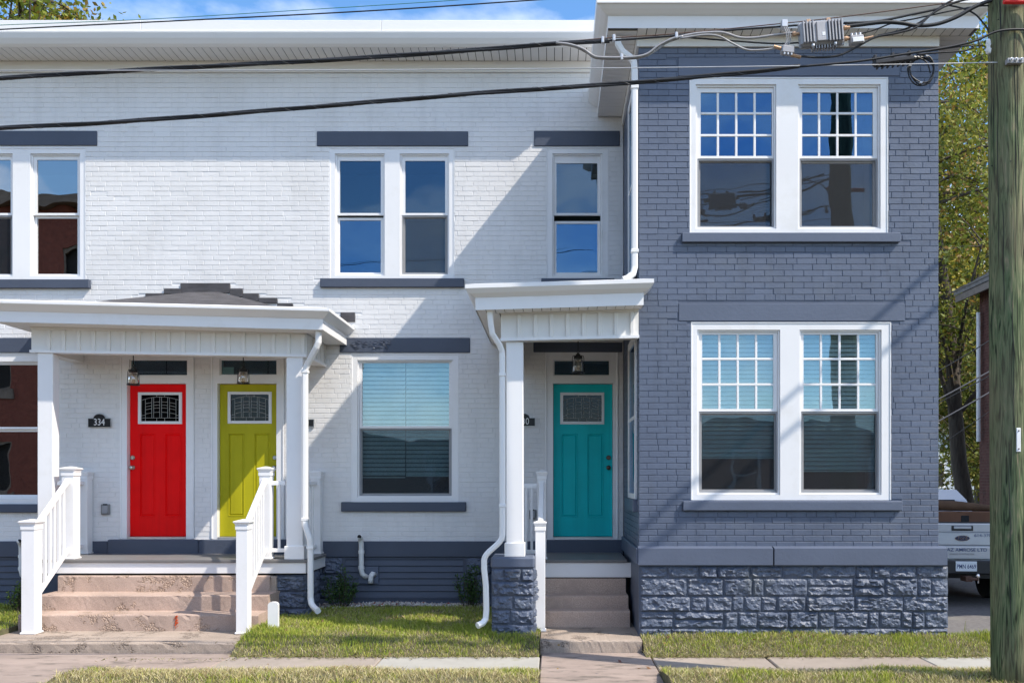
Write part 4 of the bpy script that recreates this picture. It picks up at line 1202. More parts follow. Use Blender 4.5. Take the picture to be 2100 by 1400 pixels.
# deck boards run along the street edge; each is a part
deckx0, deckx1 = X(60, LYF), X(630, LYF-.02)
nb = 8; dw = (0.93)/nb
for i in range(nb):
    ya = LYF-0.03+i*dw
    MB().box(deckx0, deckx1, ya+0.002, ya+dw-0.002, DZ-0.035, DZ, 0.004).build('deck_board', M_DECK, porch)
s0, s1 = Zc(1175, LYF), DZ-0.037
MB().box(deckx0+0.02, deckx1-0.02, LYF-0.005, LYF+0.02, s0, s1, 0.003).build('skirt_board', M_TRIM, porch)
MB().box(deckx1-0.045, deckx1-0.0195, LYF+0.021, -0.035, s0, s1, 0.003).build('skirt_board', M_TRIM, porch)
MB().box(deckx0+0.0195, deckx0+0.045, LYF+0.021, -0.035, s0, s1, 0.003).build('skirt_board', M_TRIM, porch)
MB().box(deckx0+0.046, deckx1-0.046, -0.86, -0.035, s0-0.02, s0).build('under_deck_shade', M_DARK, porch)  # near-black sheet standing in for the shade below the deck
pier = MB().box(X(566, -0.92), X(626, -0.92), -0.90, -0.30, -0.2, s0-0.021).build('pier', M_STONE_JOINT, porch)
lay_stones(pier, stone_courses(X(564, -0.92), X(627, -0.92), -0.15, s0-0.022, (0.34, .33, .33), 91), -0.90, 0.035, 92)
lay_stones(pier, stone_courses(-0.90, -0.3, -0.15, s0-0.022, (0.34, .33, .33), 93), 0, 0.03, 94, side=(X(626, -0.92), math.pi/2))

# ---------------------------------------------------------------- right porch (teal door)
porch2 = thing('front_porch', 'narrow white porch with boxed beam in front of the teal door', 'porch', (0.15, -2.1, 0.0))
TYF = -2.205
tx0, tx1 = X(1027, TYF), 0.914
tt = lambda x: 0.022*(x-0.15)
qz0, qz1 = Zc(695, TYF), Zc(633, TYF)
batten_face(porch2, tx0, tx1, qz0, qz1, TYF, TYF+0.16, X(1061, TYF), 33.1/FPX*9.795, 7.5/FPX*9.795, tt(tx0), tt(tx1))
side_beam(porch2, tx0, -1, TYF+0.161, -0.012, qz0, qz1, tt(tx0))
gx0, gx1, gy = X(975, -2.42), X(1320, -2.42), -2.42
gz = Zc(630, gy)
ep2 = [(0.0, gz), (0.0, Zc(605, gy)), (0.015, Zc(603.5, gy)), (0.06, Zc(596, -2.46)), (0.095, Zc(586, -2.51)), (0.10, Zc(585, -2.51)), (0.10, Zc(577, -2.51)), (0.0, Zc(576, -2.42))]
tg = lambda x: 0.030*(x-0.15)
eave_path(porch2, [(gx0, -0.005), (gx0, gy), (gx1, gy), (gx1, YB-0.06)], ep2, tg,
          [(0, 1, 'fascia', M_TRIM), (1, 5, 'cove', M_METAL_TRIM), (5, 7, 'roof_edge', M_TRIM)])
soffit_run(porch2, gx0+0.008, gx1-0.006, gy+0.004, TYF-0.004, gz+0.004, tg, 'x', 0.0995)
soffit_run(porch2, gx0+0.008, tx0-0.014, TYF, -0.02, gz+0.004, tg, 'y')
MB().box(tx0+0.162, 0.90, TYF+0.162, -0.013, qz1-0.03, qz1-0.018).build('ceiling', M_VINYL, porch2)
rf = MB()
za, zb_ = Zc(577, -2.51), Zc(592)
rf.add([(gx0-.09, gy-.09, za+tg(gx0)), (gx1+.09, gy-.09, za+tg(gx1)), (gx1+.09, YB-.07, za+.03+tg(gx1)), (0.908, YB-.07, za+.03+tg(.9)), (0.908, -.01, zb_), (gx0-.09, -.01, zb_),
        (gx0-.09, gy-.09, za-.03+tg(gx0)), (gx1+.09, gy-.09, za-.03+tg(gx1)), (gx1+.09, YB-.07, za+tg(gx1)), (0.908, YB-.07, za+tg(.9)), (0.908, -.01, zb_-.03), (gx0-.09, -.01, zb_-.03)],
       [(0, 1, 2, 3), (0, 3, 4, 5), (9, 8, 7, 6), (11, 10, 9, 6), (0, 6, 7, 1), (1, 7, 8, 2), (2, 8, 9, 3), (3, 9, 10, 4), (5, 11, 6, 0)])
rf.build('roof', M_ROOF, porch2)
PZ = Zc(1141.5, -2.2)
post(porch2, X(1038, -2.17), X(1073, -2.17), -2.17, -1.985, PZ+0.001, qz0-0.008+tt(-.44), 0.15, 0.018)
pxa, pxb = X(1007.5, -2.19), X(1095, -2.19)
pr = MB().box(pxa-0.008, pxb+0.008, -2.205, -1.72, PZ-0.125, PZ, 0.02).build('pier_cap', M_GREY_TRIM, porch2)
pier2 = MB().box(pxa+0.006, pxb-0.006, -2.18, -1.74, -0.2, PZ-0.126).build('pier', M_STONE_JOINT, porch2)
lay_stones(pier2, stone_courses(pxa, pxb, -0.10, PZ-0.128, (0.22, 0.20, 0.20, 0.20, 0.18), 95), -2.18, 0.035, 96)
lay_stones(pier2, stone_courses(-2.18, -1.74, -0.10, PZ-0.128, (0.22, 0.20, 0.20, 0.20, 0.18), 97), 0, 0.03, 98, side=(pxb-0.006, math.pi/2))
DYF, DZ2 = -1.14, 0.686
for i in range(9):
    ya = DYF-0.03+i*0.1235
    MB().box(-0.62, XB0-0.045, ya+0.002, ya+0.1215, DZ2-0.032, DZ2, 0.004).build('deck_board', M_DECK, porch2)
MB().box(-0.60, X(1295, DYF), DYF-0.006, DYF+0.018, Zc(1183, DYF), DZ2-0.034, 0.003).build('skirt_board', M_TRIM, porch2)
MB().box(-0.58, 0.86, DYF+0.02, -0.04, 0.44, 0.50).build('under_deck_shade', M_DARK, porch2)  # shade under this deck, built as a near-black slab

# ---------------------------------------------------------------- steps
def rough_block(x0, x1, y0, y1, z0, z1, seed, amp=0.006, nx=40, rad=0.016):
    """a cast step with worn, uneven nosing"""
    r = random.Random(seed)
    prof = [(y1, z0), (y0, z0), (y0, z0+(z1-z0)*.33), (y0, z0+(z1-z0)*.66), (y0, z1-rad), (y0+rad*.35, z1-rad*.3), (y0+rad, z1), (y0+(y1-y0)*.4, z1), (y1, z1)]
    n = len(prof); mb = MB()
    for i in range(nx+1):
        x = x0+(x1-x0)*i/nx
        for k, (y, z) in enumerate(prof):
            a = amp if k in (2, 3, 4, 5, 6) else amp*.3
            chip = r.uniform(.006, .012) if (k in (4, 5) and r.random() < .05) else 0
            mb.v.append((x + (r.uniform(-.4, .4)*(x1-x0)/nx if 0 < i < nx else 0), y+r.uniform(-a, a)*.6+chip, z+(r.uniform(-a, a)*.35 if k > 4 else 0)-chip*.5))
    for i in range(nx):
        for k in range(n):
            a, b = i*n+k, i*n+(k+1) % n
            mb.f.append((a, b, b+n, a+n))
    mb.f.append(tuple(range(n))); mb.f.append(tuple(reversed(range(nx*n, nx*n+n))))
    mb.f = [tuple(reversed(f)) for f in mb.f]
    return mb
stairs = thing('concrete_steps', 'wide chipped pink concrete steps below the red and yellow green doors', 'steps', (-4.78, -1.7, -0.08))
sx0, sx1 = X(37, -1.70), X(530, -1.70)
SW = -0.183
rough_block(XL, X(487, -2.45), -2.45, -1.0, SW-0.12, -0.080, 1, 0.004, 90).build('landing', M_PAD, stairs)
rough_block(sx0, sx1, -1.70, -0.9, -0.079, 0.106, 2, 0.0028, 60).build('step', M_STEP, stairs)
rough_block(sx0+0.03, X(550, -1.36), -1.36, -0.85, 0.107, 0.286, 3, 0.0028, 60).build('step', M_STEP, stairs)
rough_block(sx0+0.07, X(553, -1.0), -1.0, -0.84, 0.287, 0.478, 4, 0.002, 60).build('step', M_STEP, stairs)
st2 = rough_block(X(553, -1.0)+0.002, X(566, -1.0), -0.99, -0.5, -0.1, 0.47, 9, 0.004, 3).build('step_cheek', M_PAD, stairs)
stairs2 = thing('concrete_steps', 'narrow exposed aggregate steps up to the teal door', 'steps', (0.38, -1.6, -0.06))
rough_block(X(1108, -2.45), X(1317, -2.45), -2.45, -1.2, SW-0.12, -0.056, 5, 0.004, 36).build('landing', M_PAD, stairs2)
ux0, ux1 = X(1117, -1.6), 0.868
rough_block(ux0, ux1, -1.60, -1.0, -0.055, 0.134, 6, 0.003, 24).build('step', M_STEP2, stairs2)
rough_block(ux0, ux1, -1.36, -0.98, 0.135, 0.277, 7, 0.003, 24).build('step', M_STEP2, stairs2)
rough_block(ux0, ux1-0.012, -1.135, -0.97, 0.278, 0.462, 8, 0.003, 24).build('step', M_STEP2, stairs2)
# rusty stain on the wide steps
rs = MB(); r5 = random.Random(15)
for k in range(26):
    cx = X(361, -1.71)+r5.gauss(0, 0.008); cz_ = 0.09-abs(r5.gauss(0, 0.075)); s_ = r5.uniform(0.002, 0.008)
    if cz_ > -0.05: rs.box(cx-s_, cx+s_, -1.7125, -1.700, cz_-s_*1.3, cz_+s_*1.3, s_*.4)
rs.build('orange_stain', M_CHIP, stairs)

# ---------------------------------------------------------------- railings
def newel(parent, cx, cy, w, z0, z1, capw):
    h = w/2
    p = MB().box(cx-h, cx+h, cy-h, cy+h, z0, z1-0.055, 0.004)
    p.box(cx-h-0.008, cx+h+0.008, cy-h-0.008, cy+h+0.008, z1-0.105, z1-0.06, 0.004)
    o = p.build('newel_post', M_TRIM, parent)
    c = MB(); e = capw/2
    lv = [(h+0.006, z1-0.056), (h+0.010, z1-0.04), (e-0.004, z1-0.026), (e, z1-0.022), (e, z1-0.010), (e-0.02, z1-0.004), (0.012, z1+0.012)]
    for k, z in lv: c.v += [(cx-k, cy-k, z), (cx+k, cy-k, z), (cx+k, cy+k, z), (cx-k, cy+k, z)]
    for t in range(len(lv)-1):
        for q in range(4): c.f.append((t*4+q, t*4+(q+1) % 4, t*4+4+(q+1) % 4, t*4+4+q))
    c.f.append((3, 2, 1, 0)); m = (len(lv)-1)*4; c.f.append((m, m+1, m+2, m+3))
    c.build('post_cap', M_TRIM, o)
    ft = MB().box(cx-h-0.012, cx+h+0.012, cy-h-0.012, cy+h+0.012, z0, z0+0.022, 0.005).build('post_foot', M_TRIM, o)
    return o
def bar(mb, a, b, w, h, top=0.0):
    """a sloping rail of width w and depth h with vertical ends between a and b (points on its centre line)"""
    a, b = Vector(a), Vector(b); d = (b-a); d.z = 0; d.normalize(); s = Vector((-d.y, d.x, 0))*(w/2)
    c = w*0.16
    prof = [(-1, -h/2), (1, -h/2), (1, h/2-c), (0.7, h/2), (-0.7, h/2), (-1, h/2-c)]
    v = [tuple(p + s*k + Vector((0, 0, z))) for p in (a, b) for k, z in prof]
    n = len(prof)
    f = [(i, (i+1) % n, n+(i+1) % n, n+i) for i in range(n)] + [tuple(reversed(range(n))), tuple(range(n, 2*n))]
    mb.add(v, f)
def rail(parent, a, b, zt0, zt1, zb0, zb1, n, wr=0.062, wb=0.034, top_name='handrail'):
    """top and bottom rail from plan point a to b and n square balusters between"""
    t = MB(); bar(t, (*a, zt0), (*b, zt1), wr, 0.05); t.build(top_name, M_TRIM, parent)
    q = MB(); bar(q, (*a, zb0), (*b, zb1), wr*.72, 0.045); q.build('bottom_rail', M_TRIM, parent)
    for i in range(n):
        u = (i+1)/(n+1)
        x, y = a[0]+(b[0]-a[0])*u, a[1]+(b[1]-a[1])*u
        z0, z1 = zb0+(zb1-zb0)*u, zt0+(zt1-zt0)*u
        MB().box(x-wb/2, x+wb/2, y-wb/2, y+wb/2, z0, z1, 0.003).build('baluster', M_TRIM, parent)

def stair_rail(label, pxf, pxr, wf, wr, yf, yr, zf0, zr0, topf, topr, capf, hr=(1080, 985), br=(1226, 1128), n=7):
    fx, rx = X(pxf, yf), X(pxr, yr)
    t = thing('stair_railing', label, 'railing', (fx, yf, zf0), 'white stair railings')
    newel(t, fx, yf, wf, zf0, Zc(topf, yf), capf)
    newel(t, rx, yr, wr, zr0, Zc(topr, yr), capf)
    a, b = (fx+(rx-fx)*.06, yf+wf/2+0.002), (rx, yr-wr/2-0.002)
    rail(t, a, b, Zc(hr[0], a[1]), Zc(hr[1], b[1]), Zc(br[0], a[1]), Zc(br[1], b[1]), n)
    return fx, rx
lf, lr = stair_rail('white stair railing at the left side of the wide pink steps', 65, 145.5, 0.15, 0.152, -1.86, -0.87, -0.079, DZ+0.001, 1066, 958, 0.2, n=6)
rf_, rr2 = stair_rail('white stair railing in front of the yellow green door', 500, 546.5, 0.132, 0.138, -1.86, -0.87, -0.079, DZ+0.001, 1066, 958, 0.182)
tf, tr_ = stair_rail('white stair railing in front of the teal door, seen end on', 1108, 1111.5, 0.110, 0.108, -1.84, -1.04, -0.055, DZ2+0.001, 1068, 965, 0.148, (1083, 990), (1232, 1132), 6)
def guard(label, runs, posts, loc):
    t = thing('porch_railing', label, 'railing', loc, 'white porch guard railings')
    for p in posts: newel(t, *p)
    for (a, b, zt, zb, n) in runs: rail(t, a, b, zt, zt, zb, zb, n, 0.058, 0.03, 'top_rail')
ztop = Zc(990, -0.87); zbot = Zc(1127.5, -0.87)
xw = X(174.5, -0.09)
guard('white guard railing along the left end of the wide porch', [((X(99, -.85), LYF+0.185), (xw, -0.165), ztop, zbot, 6), ((X(120, -.87), -0.87), (lr-0.078, -0.87), ztop, zbot, 0)],
      [(xw, -0.095, 0.135, DZ+0.001, Zc(966, -0.09), 0.165)], (xw, -0.5, DZ))
xw2 = X(649.5, -0.09)
guard('white guard railing along the right end of the wide porch, behind the downspout', [((X(604, -.85), LYF+0.205), (xw2, -0.165), ztop, zbot, 6), ((rr2+0.071, -0.87), (X(587, -.87)-0.002, -0.87), ztop, zbot, 1)],
      [(xw2, -0.095, 0.135, DZ+0.001, Zc(966, -0.09), 0.162)], (xw2, -0.5, DZ))
guard('short white guard railing beside the teal door porch post', [((-0.56, -1.04), (tr_-0.056, -1.04), Zc(996, -1.04), Zc(1130.5, -1.04), 4)], [], (-0.36, -1.04, DZ2))

# ================================================================== DOWNSPOUTS AND PIPES
def spout(label, pts, w, d, loc, straps=()):
    t = thing('downspout', label, 'downspout', loc, 'white downspouts')
    m = MB(); m.tube(pts, 1.0, 12, True, (w/2, d/2)); m.build('pipe', M_METAL_TRIM, t, smooth=False)
    for (p, q) in straps:
        MB().box(p[0]-w/2-.006, p[0]+w/2+.006, p[1]-d/2-.006, p[1]+d/2+.006, p[2]-.018, p[2]+.018, 0.003).build('strap', M_METAL_TRIM, t)
    return t
def Q(px, py, y): return P(px, py, y)
spout('white downspout at the right corner of the wide porch', [Q(653, 668, -1.14), Q(653, 702, -1.14), Q(649, 712, -1.13), Q(630, 748, -1.03), Q(626, 760, -1.02), Q(626, 1066, -1.02), Q(627, 1080, -1.03), Q(635, 1104, -1.03), Q(637, 1118, -1.02), Q(637, 1226, -1.02), Q(639, 1238, -1.04), Q(645, 1246, -1.10), Q(652, 1252, -1.20)],
      0.07, 0.07, Q(637, 1240, -1.02), [(Q(626, 762, -1.02), 0), (Q(626, 1064, -1.02), 0), (Q(637, 1122, -1.02), 0)])
el = []
for k in range(9):
    a = k/8
    px = 1030-37*(0.5-0.5*math.cos(math.pi*a)); py = 1098+50*a
    el.append(Q(px, py, -2.24))
spout('white downspout bending round the stone pier beside the teal door steps', [Q(1004, 634, -2.33), Q(1007, 668, -2.32), Q(1010, 685, -2.31), Q(1025, 708, -2.26), Q(1030, 722, -2.24), Q(1030.5, 1080, -2.24)] + el + [Q(993, 1165, -2.24), Q(996.5, 1200, -2.24), Q(997.5, 1250, -2.24), Q(996, 1268, -2.25), Q(990, 1277, -2.28), Q(979, 1282, -2.33)],
      0.062, 0.062, Q(997, 1270, -2.24), [(Q(1030.4, 768, -2.24), 0), (Q(1031, 1036, -2.24), 0)])
spout('white downspout in the corner where grey and white walls meet', [Q(1267, 78, -2.23), Q(1268, 92, -2.23), Q(1277, 107, -2.22), Q(1293, 119, -2.21), Q(1300, 128, -2.205), Q(1301.5, 145, -2.205), Q(1301.5, 548, -2.205), Q(1298, 562, -2.215), Q(1287, 571, -2.23), Q(1278, 574, -2.24)],
      0.07, 0.06, Q(1301, 540, -2.2), [(Q(1301.5, 180, -2.205), 0), (Q(1301.5, 515, -2.205), 0)])

def pvc(label, x, top, bot, yy, second=None, name_group='white plastic vent pipes'):
    t = thing('vent_pipe', label, 'pipe', P(x, bot, yy), name_group)
    m = MB()
    r = 0.034
    m.tube([P(x-4, top+3, yy-0.10), P(x-3, top+4, yy-0.06), P(x-1, top+10, yy-0.025), P(x, top+18, yy), P(x, bot-14, yy), P(x+2, bot-5, yy+0.0), P(x+8, bot, yy+0.02), P(x+12, bot+1, 0.01)], r, 14)
    m.build('pipe', M_PVC, t, smooth=True)
    MB().lathe(P(x, top+34, yy), [(r+.006, -0.02), (r+.006, 0.02)], 14).build('coupling', M_PVC, t)
    MB().lathe(P(x, bot-18, yy), [(r+.006, -0.02), (r+.006, 0.02)], 14).build('coupling', M_PVC, t)
    hole = P(x-4, top+3, yy-0.102)
    MB().lathe(hole, [(r*.8, 0.0), (r*.8, -0.002)], 14, 'y').build('pipe_mouth', M_DARK, t)
    return t
t = pvc('tall white vent pipe on dark louvre left of the boxwood shrubs', 741, 1097, 1181, -0.09)
a, b, c, d = R(735, 776, 1161, 1196, -0.03)
MB().box(a, b, -0.034, -0.018, c, d, 0.004).build('mounting_plate', M_GREY_TRIM, t)
MB().tube([P(768, 1178, -0.03), P(764, 1176, -0.07), P(761, 1180, -0.085), P(760, 1188, -0.085), P(760, 1195, -0.085)], 0.034, 14).build('elbow', M_PVC, t, smooth=True)
pvc('white vent pipe behind the left stair railing newel', 44, 1106, 1183, -0.09)

# white marker post in the lawn
mz = -0.09
my = -1.9
mk = thing('marker_post', 'short white round topped post in the lawn beside the wide steps', 'post', (X(561, my), my, mz))
mx = X(561, my); hw = 0.057; top = Zc(1233, my)
prof = [(-hw, mz-0.05), (hw, mz-0.05), (hw, top-0.03), (hw*.75, top-0.008), (hw*.3, top), (-hw*.3, top), (-hw*.75, top-0.008), (-hw, top-0.03)]
MB().prism_y([(mx+p, q) for p, q in prof], my-0.025, my+0.025).build('post_body', M_PVC, mk)

# ================================================================== SMALL FITTINGS
def lantern(px, ptop, pglass0, pglass1, y, label, zc_top):
    x = X(px, y); z0, z1 = Zc(pglass1, y), Zc(pglass0, y)
    t = thing('porch_lantern', label, 'lantern', (x, y, zc_top), 'hanging porch lanterns')
    MB().lathe((x, y, zc_top-0.016), [(0.045, 0.015), (0.055, 0.008), (0.05, 0.0), (0.012, -0.006)], 16).build('canopy', M_BLACK, t)
    MB().tube([(x, y, zc_top-0.02), (x, y, z1+0.09)], 0.006, 8).build('stem', M_BLACK, t)
    ring = MB(); ring.tube([(x+0.016*math.cos(a*math.pi/8), y, z1+0.078+0.016*math.sin(a*math.pi/8)) for a in range(17)], 0.0035, 6); ring.build('loop', M_BLACK, t)
    MB().lathe((x, y, z1), [(0.012, 0.062), (0.02, 0.05), (0.028, 0.046), (0.028, 0.03), (0.05, 0.022), (0.055, 0.0), (0.05, -0.012)], 18).build('cap', M_BLACK, t)
    h = z1-z0
    g = MB(); sg = 18
    pr = [(0.048, z1-0.01), (0.058, z1-0.03), (0.062, z1-h*.5), (0.068, z0+0.012), (0.065, z0+0.012), (0.059, z1-h*.5), (0.055, z1-0.03), (0.045, z1-0.012)]
    for r_, z in pr: g.v += [(x+r_*math.cos(2*math.pi*k/sg), y+r_*math.sin(2*math.pi*k/sg), z) for k in range(sg)]
    for i in range(len(pr)-1):
        for k in range(sg): g.f.append((i*sg+k, i*sg+(k+1) % sg, (i+1)*sg+(k+1) % sg, (i+1)*sg+k))
    g.build('glass_shade', M_LANTERN_GLASS, t, smooth=True)
    rg = MB(); rg.tube([(x+0.074*math.cos(a*math.pi/9), y+0.074*math.sin(a*math.pi/9), z0+0.008) for a in range(19)], 0.008, 6); rg.build('bottom_ring', M_BLACK, t)
    for s in (-1, 1):
        MB().tube([(x+s*0.03, y, z1+0.03), (x+s*0.062, y, z1+0.028), (x+s*0.071, y, z1-0.0), (x+s*0.075, y, z0+0.01)], 0.0045, 6).build('arm', M_BLACK, t)
    MB().lathe((x, y, z0), [(0.012, h-0.02), (0.012, h-0.055), (0.02, h-0.08), (0.027, h-0.11), (0.022, h-0.145), (0.008, h-0.158)], 12).build('bulb', M_BULB, t, smooth=True)
cz_c = bz1-0.010
lantern(273.5, 735, 762, 790, -0.45, 'black glass lantern hanging in front of the red door frame', cz_c)
lantern(499, 735, 761, 787, -0.45, 'black glass lantern hanging in front of the yellow green door', cz_c)
lantern(1185.5, 722, 734, 766, -0.95, 'black glass lantern hanging in front of the teal door', qz1-0.030)

def plaque(px0, px1, py0, py1, number, label):
    a, b, c, d = R(px0, px1, py0, py1)
    cx = (a+b)/2; w = (b-a)/2; h = d-c
    t = thing('house_number_plaque', label, 'number plaque', (cx, -0.02, c), 'arched house number plaques')
    def outline(k):
        ww, z0, zs, zt = w-k, c+k, c+h*.66-k, d-k
        r = w*.55-k
        pts = [(cx-ww, z0), (cx+ww, z0), (cx+ww, zs), (cx+r, zs)]
        pts += [(cx+r*math.cos(math.pi*i/10), zs+(zt-zs)*math.sin(math.pi*i/10)) for i in range(1, 10)]
        pts += [(cx-r, zs), (cx-ww, zs)]
        return pts
    MB().prism_y(outline(0.0), -0.022, -0.004).build('rim', M_SILVER, t)
    MB().prism_y(outline(0.006), -0.026, -0.0225).build('plate', M_BLACK, t)
    text_obj('numerals', number, h*0.70, M_NUMERAL, (cx, -0.027, c+h*.36), t, sx=0.80, extrude=0.0015, bold=0.0)
plaque(182, 229, 848, 876, '334', 'black arched plaque reading 334 left of the red door')
plaque(597, 645, 851, 875, '332', 'black arched plaque half hidden behind the downspout of the wide porch')
plaque(1050, 1098, 847, 874, '330', 'black arched plaque half hidden by the post left of the teal door')

def outlet(px0, px1, py0, py1, label):
    a, b, c, d = R(px0, px1, py0, py1)
    t = thing('outlet_box', label, 'outlet', ((a+b)/2, 0, c), 'grey outdoor outlet boxes')
    MB().box(a, b, -0.035, 0.0, c, d, 0.008).build('box_body', M_BOXGREY, t)
    MB().box(a+.02, b-.02, -0.048, -0.0355, c+.02, d-.018, 0.006).build('cover', M_SCREEN_FRAME, t)
    MB().box(a+.03, b-.03, -0.036, -0.034, d-.015, d+.004, 0.002).build('hinge', M_BLACK, t)
outlet(209, 227, 1033, 1055, 'grey outlet box on the white wall left of the red door')
outlet(1086, 1100, 1044, 1064, 'grey outlet box on the white wall left of the teal door')

# papers lying behind the transom glass
pp = thing('paper_sheet', 'pale sheet of paper standing behind the glass above the yellow green door', 'paper', P(466, 767, 0.09))
a, b, c, d = R(455.5, 479, 752.5, 767, 0.06)
MB().box(a, b, 0.066, 0.068, c, d).build('sheet', M_PAPER, pp)
# ================================================================== GROUND
def structure(o): o['kind'] = 'structure'; return o
structure(MB().quad((-220, -220, -0.42), (220, -220, -0.42), (220, 380, -0.42), (-220, 380, -0.42)).build('ground', M_SOIL))
structure(MB().quad((-200, -15.0, -0.36), (200, -15.0, -0.36), (200, -5.35, -0.36), (-200, -5.35, -0.36)).build('road', M_ASPHALT))
kerb = MB()
xk = -30.0
while xk < 30: kerb.box(xk+0.006, xk+1.994, -5.35, -5.18, -0.5, -0.20, 0.015); xk += 2.0
structure(kerb.build('kerb', M_WALK))
def lawn_z(x, y):
    if y > -2.25: z = -0.035 + 0.03*min(1.0, (y+2.25)/1.9)
    elif y > -2.72: z = -0.035 - 0.150*min(1.0, (-2.25-y)/0.44)**1.6
    elif y > -3.46: z = -0.30
    elif y > -4.2: z = -0.182 + 0.122*min(1.0, ((-3.46-y)/0.74))**0.7
    else: z = -0.06 - 0.10*((-4.2-y)/0.95)
    return z + 0.010*math.sin(2.3*x+1.7*y) + 0.007*math.sin(5.1*x-3*y)
def lawn_sheet(x0, x1, y0, y1, step=0.08):
    nx, ny = max(2, int((x1-x0)/step)), max(2, int((y1-y0)/step)); mb = MB()
    for i in range(nx+1):
        for j in range(ny+1):
            x, y = x0+(x1-x0)*i/nx, y0+(y1-y0)*j/ny
            mb.v.append((x, y, lawn_z(x, y)))
    for i in range(nx):
        for j in range(ny):
            a = i*(ny+1)+j; mb.f.append((a, a+ny+1, a+ny+2, a+1))
    ring = [i*(ny+1) for i in range(nx)] + [nx*(ny+1)+j for j in range(ny)] + [i*(ny+1)+ny for i in range(nx, 0, -1)] + [j for j in range(ny, 0, -1)]
    for q in range(len(ring)):                       # earth edge all round
        v0, v1 = mb.v[ring[q]], mb.v[ring[(q+1) % len(ring)]]
        mb.quad((v0[0], v0[1], v0[2]-.3), (v1[0], v1[1], v1[2]-.3), v1, v0)
    return mb
xt0, xt1, xw0 = X(1108, -2.45), X(1317, -2.45), X(200, -3.5)
lawn_areas = [  # x0, x1, y0, y1, blades per m2, dryness
    (X(489, -2.45), xt0-0.01, -2.70, -0.36, 5200, 0.24),
    (xt1+0.01, 5.3, -2.70, -2.20, 6500, 0.30),
    (X(-330, -2.2), sx0-0.02, -2.22, -0.25, 3600, 0.10),
    (xw0, xt0+0.01, -4.9, -3.47, 4600, 0.80),
    (0.99, 6.2, -4.9, -3.47, 4600, 0.70),
]
for k, (a, b, c, d, n, dry) in enumerate(lawn_areas):
    structure(lawn_sheet(a, b, c, d).build('lawn', M_SOIL))

# pavement slabs: each its own piece
walk = structure(MB().box(-12, 9, -5.17, -2.47, SW-0.25, SW-0.06).build('sidewalk', M_SOIL))
def slab(x0, x1, y0, y1, m, dz=0.0):
    j = 0.007
    MB().box(x0+j, x1-j, y0+j, y1-j, SW-0.09, SW+dz, 0.010).build('slab', m, walk)
ya, yb_ = -3.50, -2.44
slab(XL, X(486, -2.45), ya, yb_-0.012, M_WALK_PINK, -0.004)
slab(XL, xw0, -5.16, ya, M_WALK_PINK, -0.006)
slab(X(486, -2.45), -1.776, ya, yb_-0.25, M_WALK, 0.002)
slab(-1.776, -0.15, ya, yb_-0.25, M_WALK_PALE, 0.004)
slab(-0.15, 1.0, -4.4, yb_-0.012, M_WALK_PINK, 0.0)
slab(-0.15, 1.0, -5.16, -4.4, M_WALK, -0.004)
slab(1.0, 2.18, ya, yb_-0.25, M_WALK, -0.003)
slab(2.18, 3.76, ya, yb_-0.25, M_WALK, 0.003)
slab(3.76, 5.3, ya, yb_-0.25, M_WALK_PALE, 0.0)
slab(5.3, 7.0, ya, yb_-0.25, M_WALK, 0.002)
# driveway beside the house
dv = MB(); nseg = 14
def drive_z(y): return -0.185-0.022*(y+2.2)
for i in range(nseg):
    y0, y1 = -2.4+i*2.2, -2.4+(i+1)*2.2
    dv.quad((4.3, y0, drive_z(y0)), (10.5, y0, drive_z(y0)), (10.5, y1, drive_z(y1)), (4.3, y1, drive_z(y1)))
dv.v = [(x, y, max(z, -0.40) if y < 26 else z) for x, y, z in dv.v]
structure(dv.build('driveway', M_DRIVE))

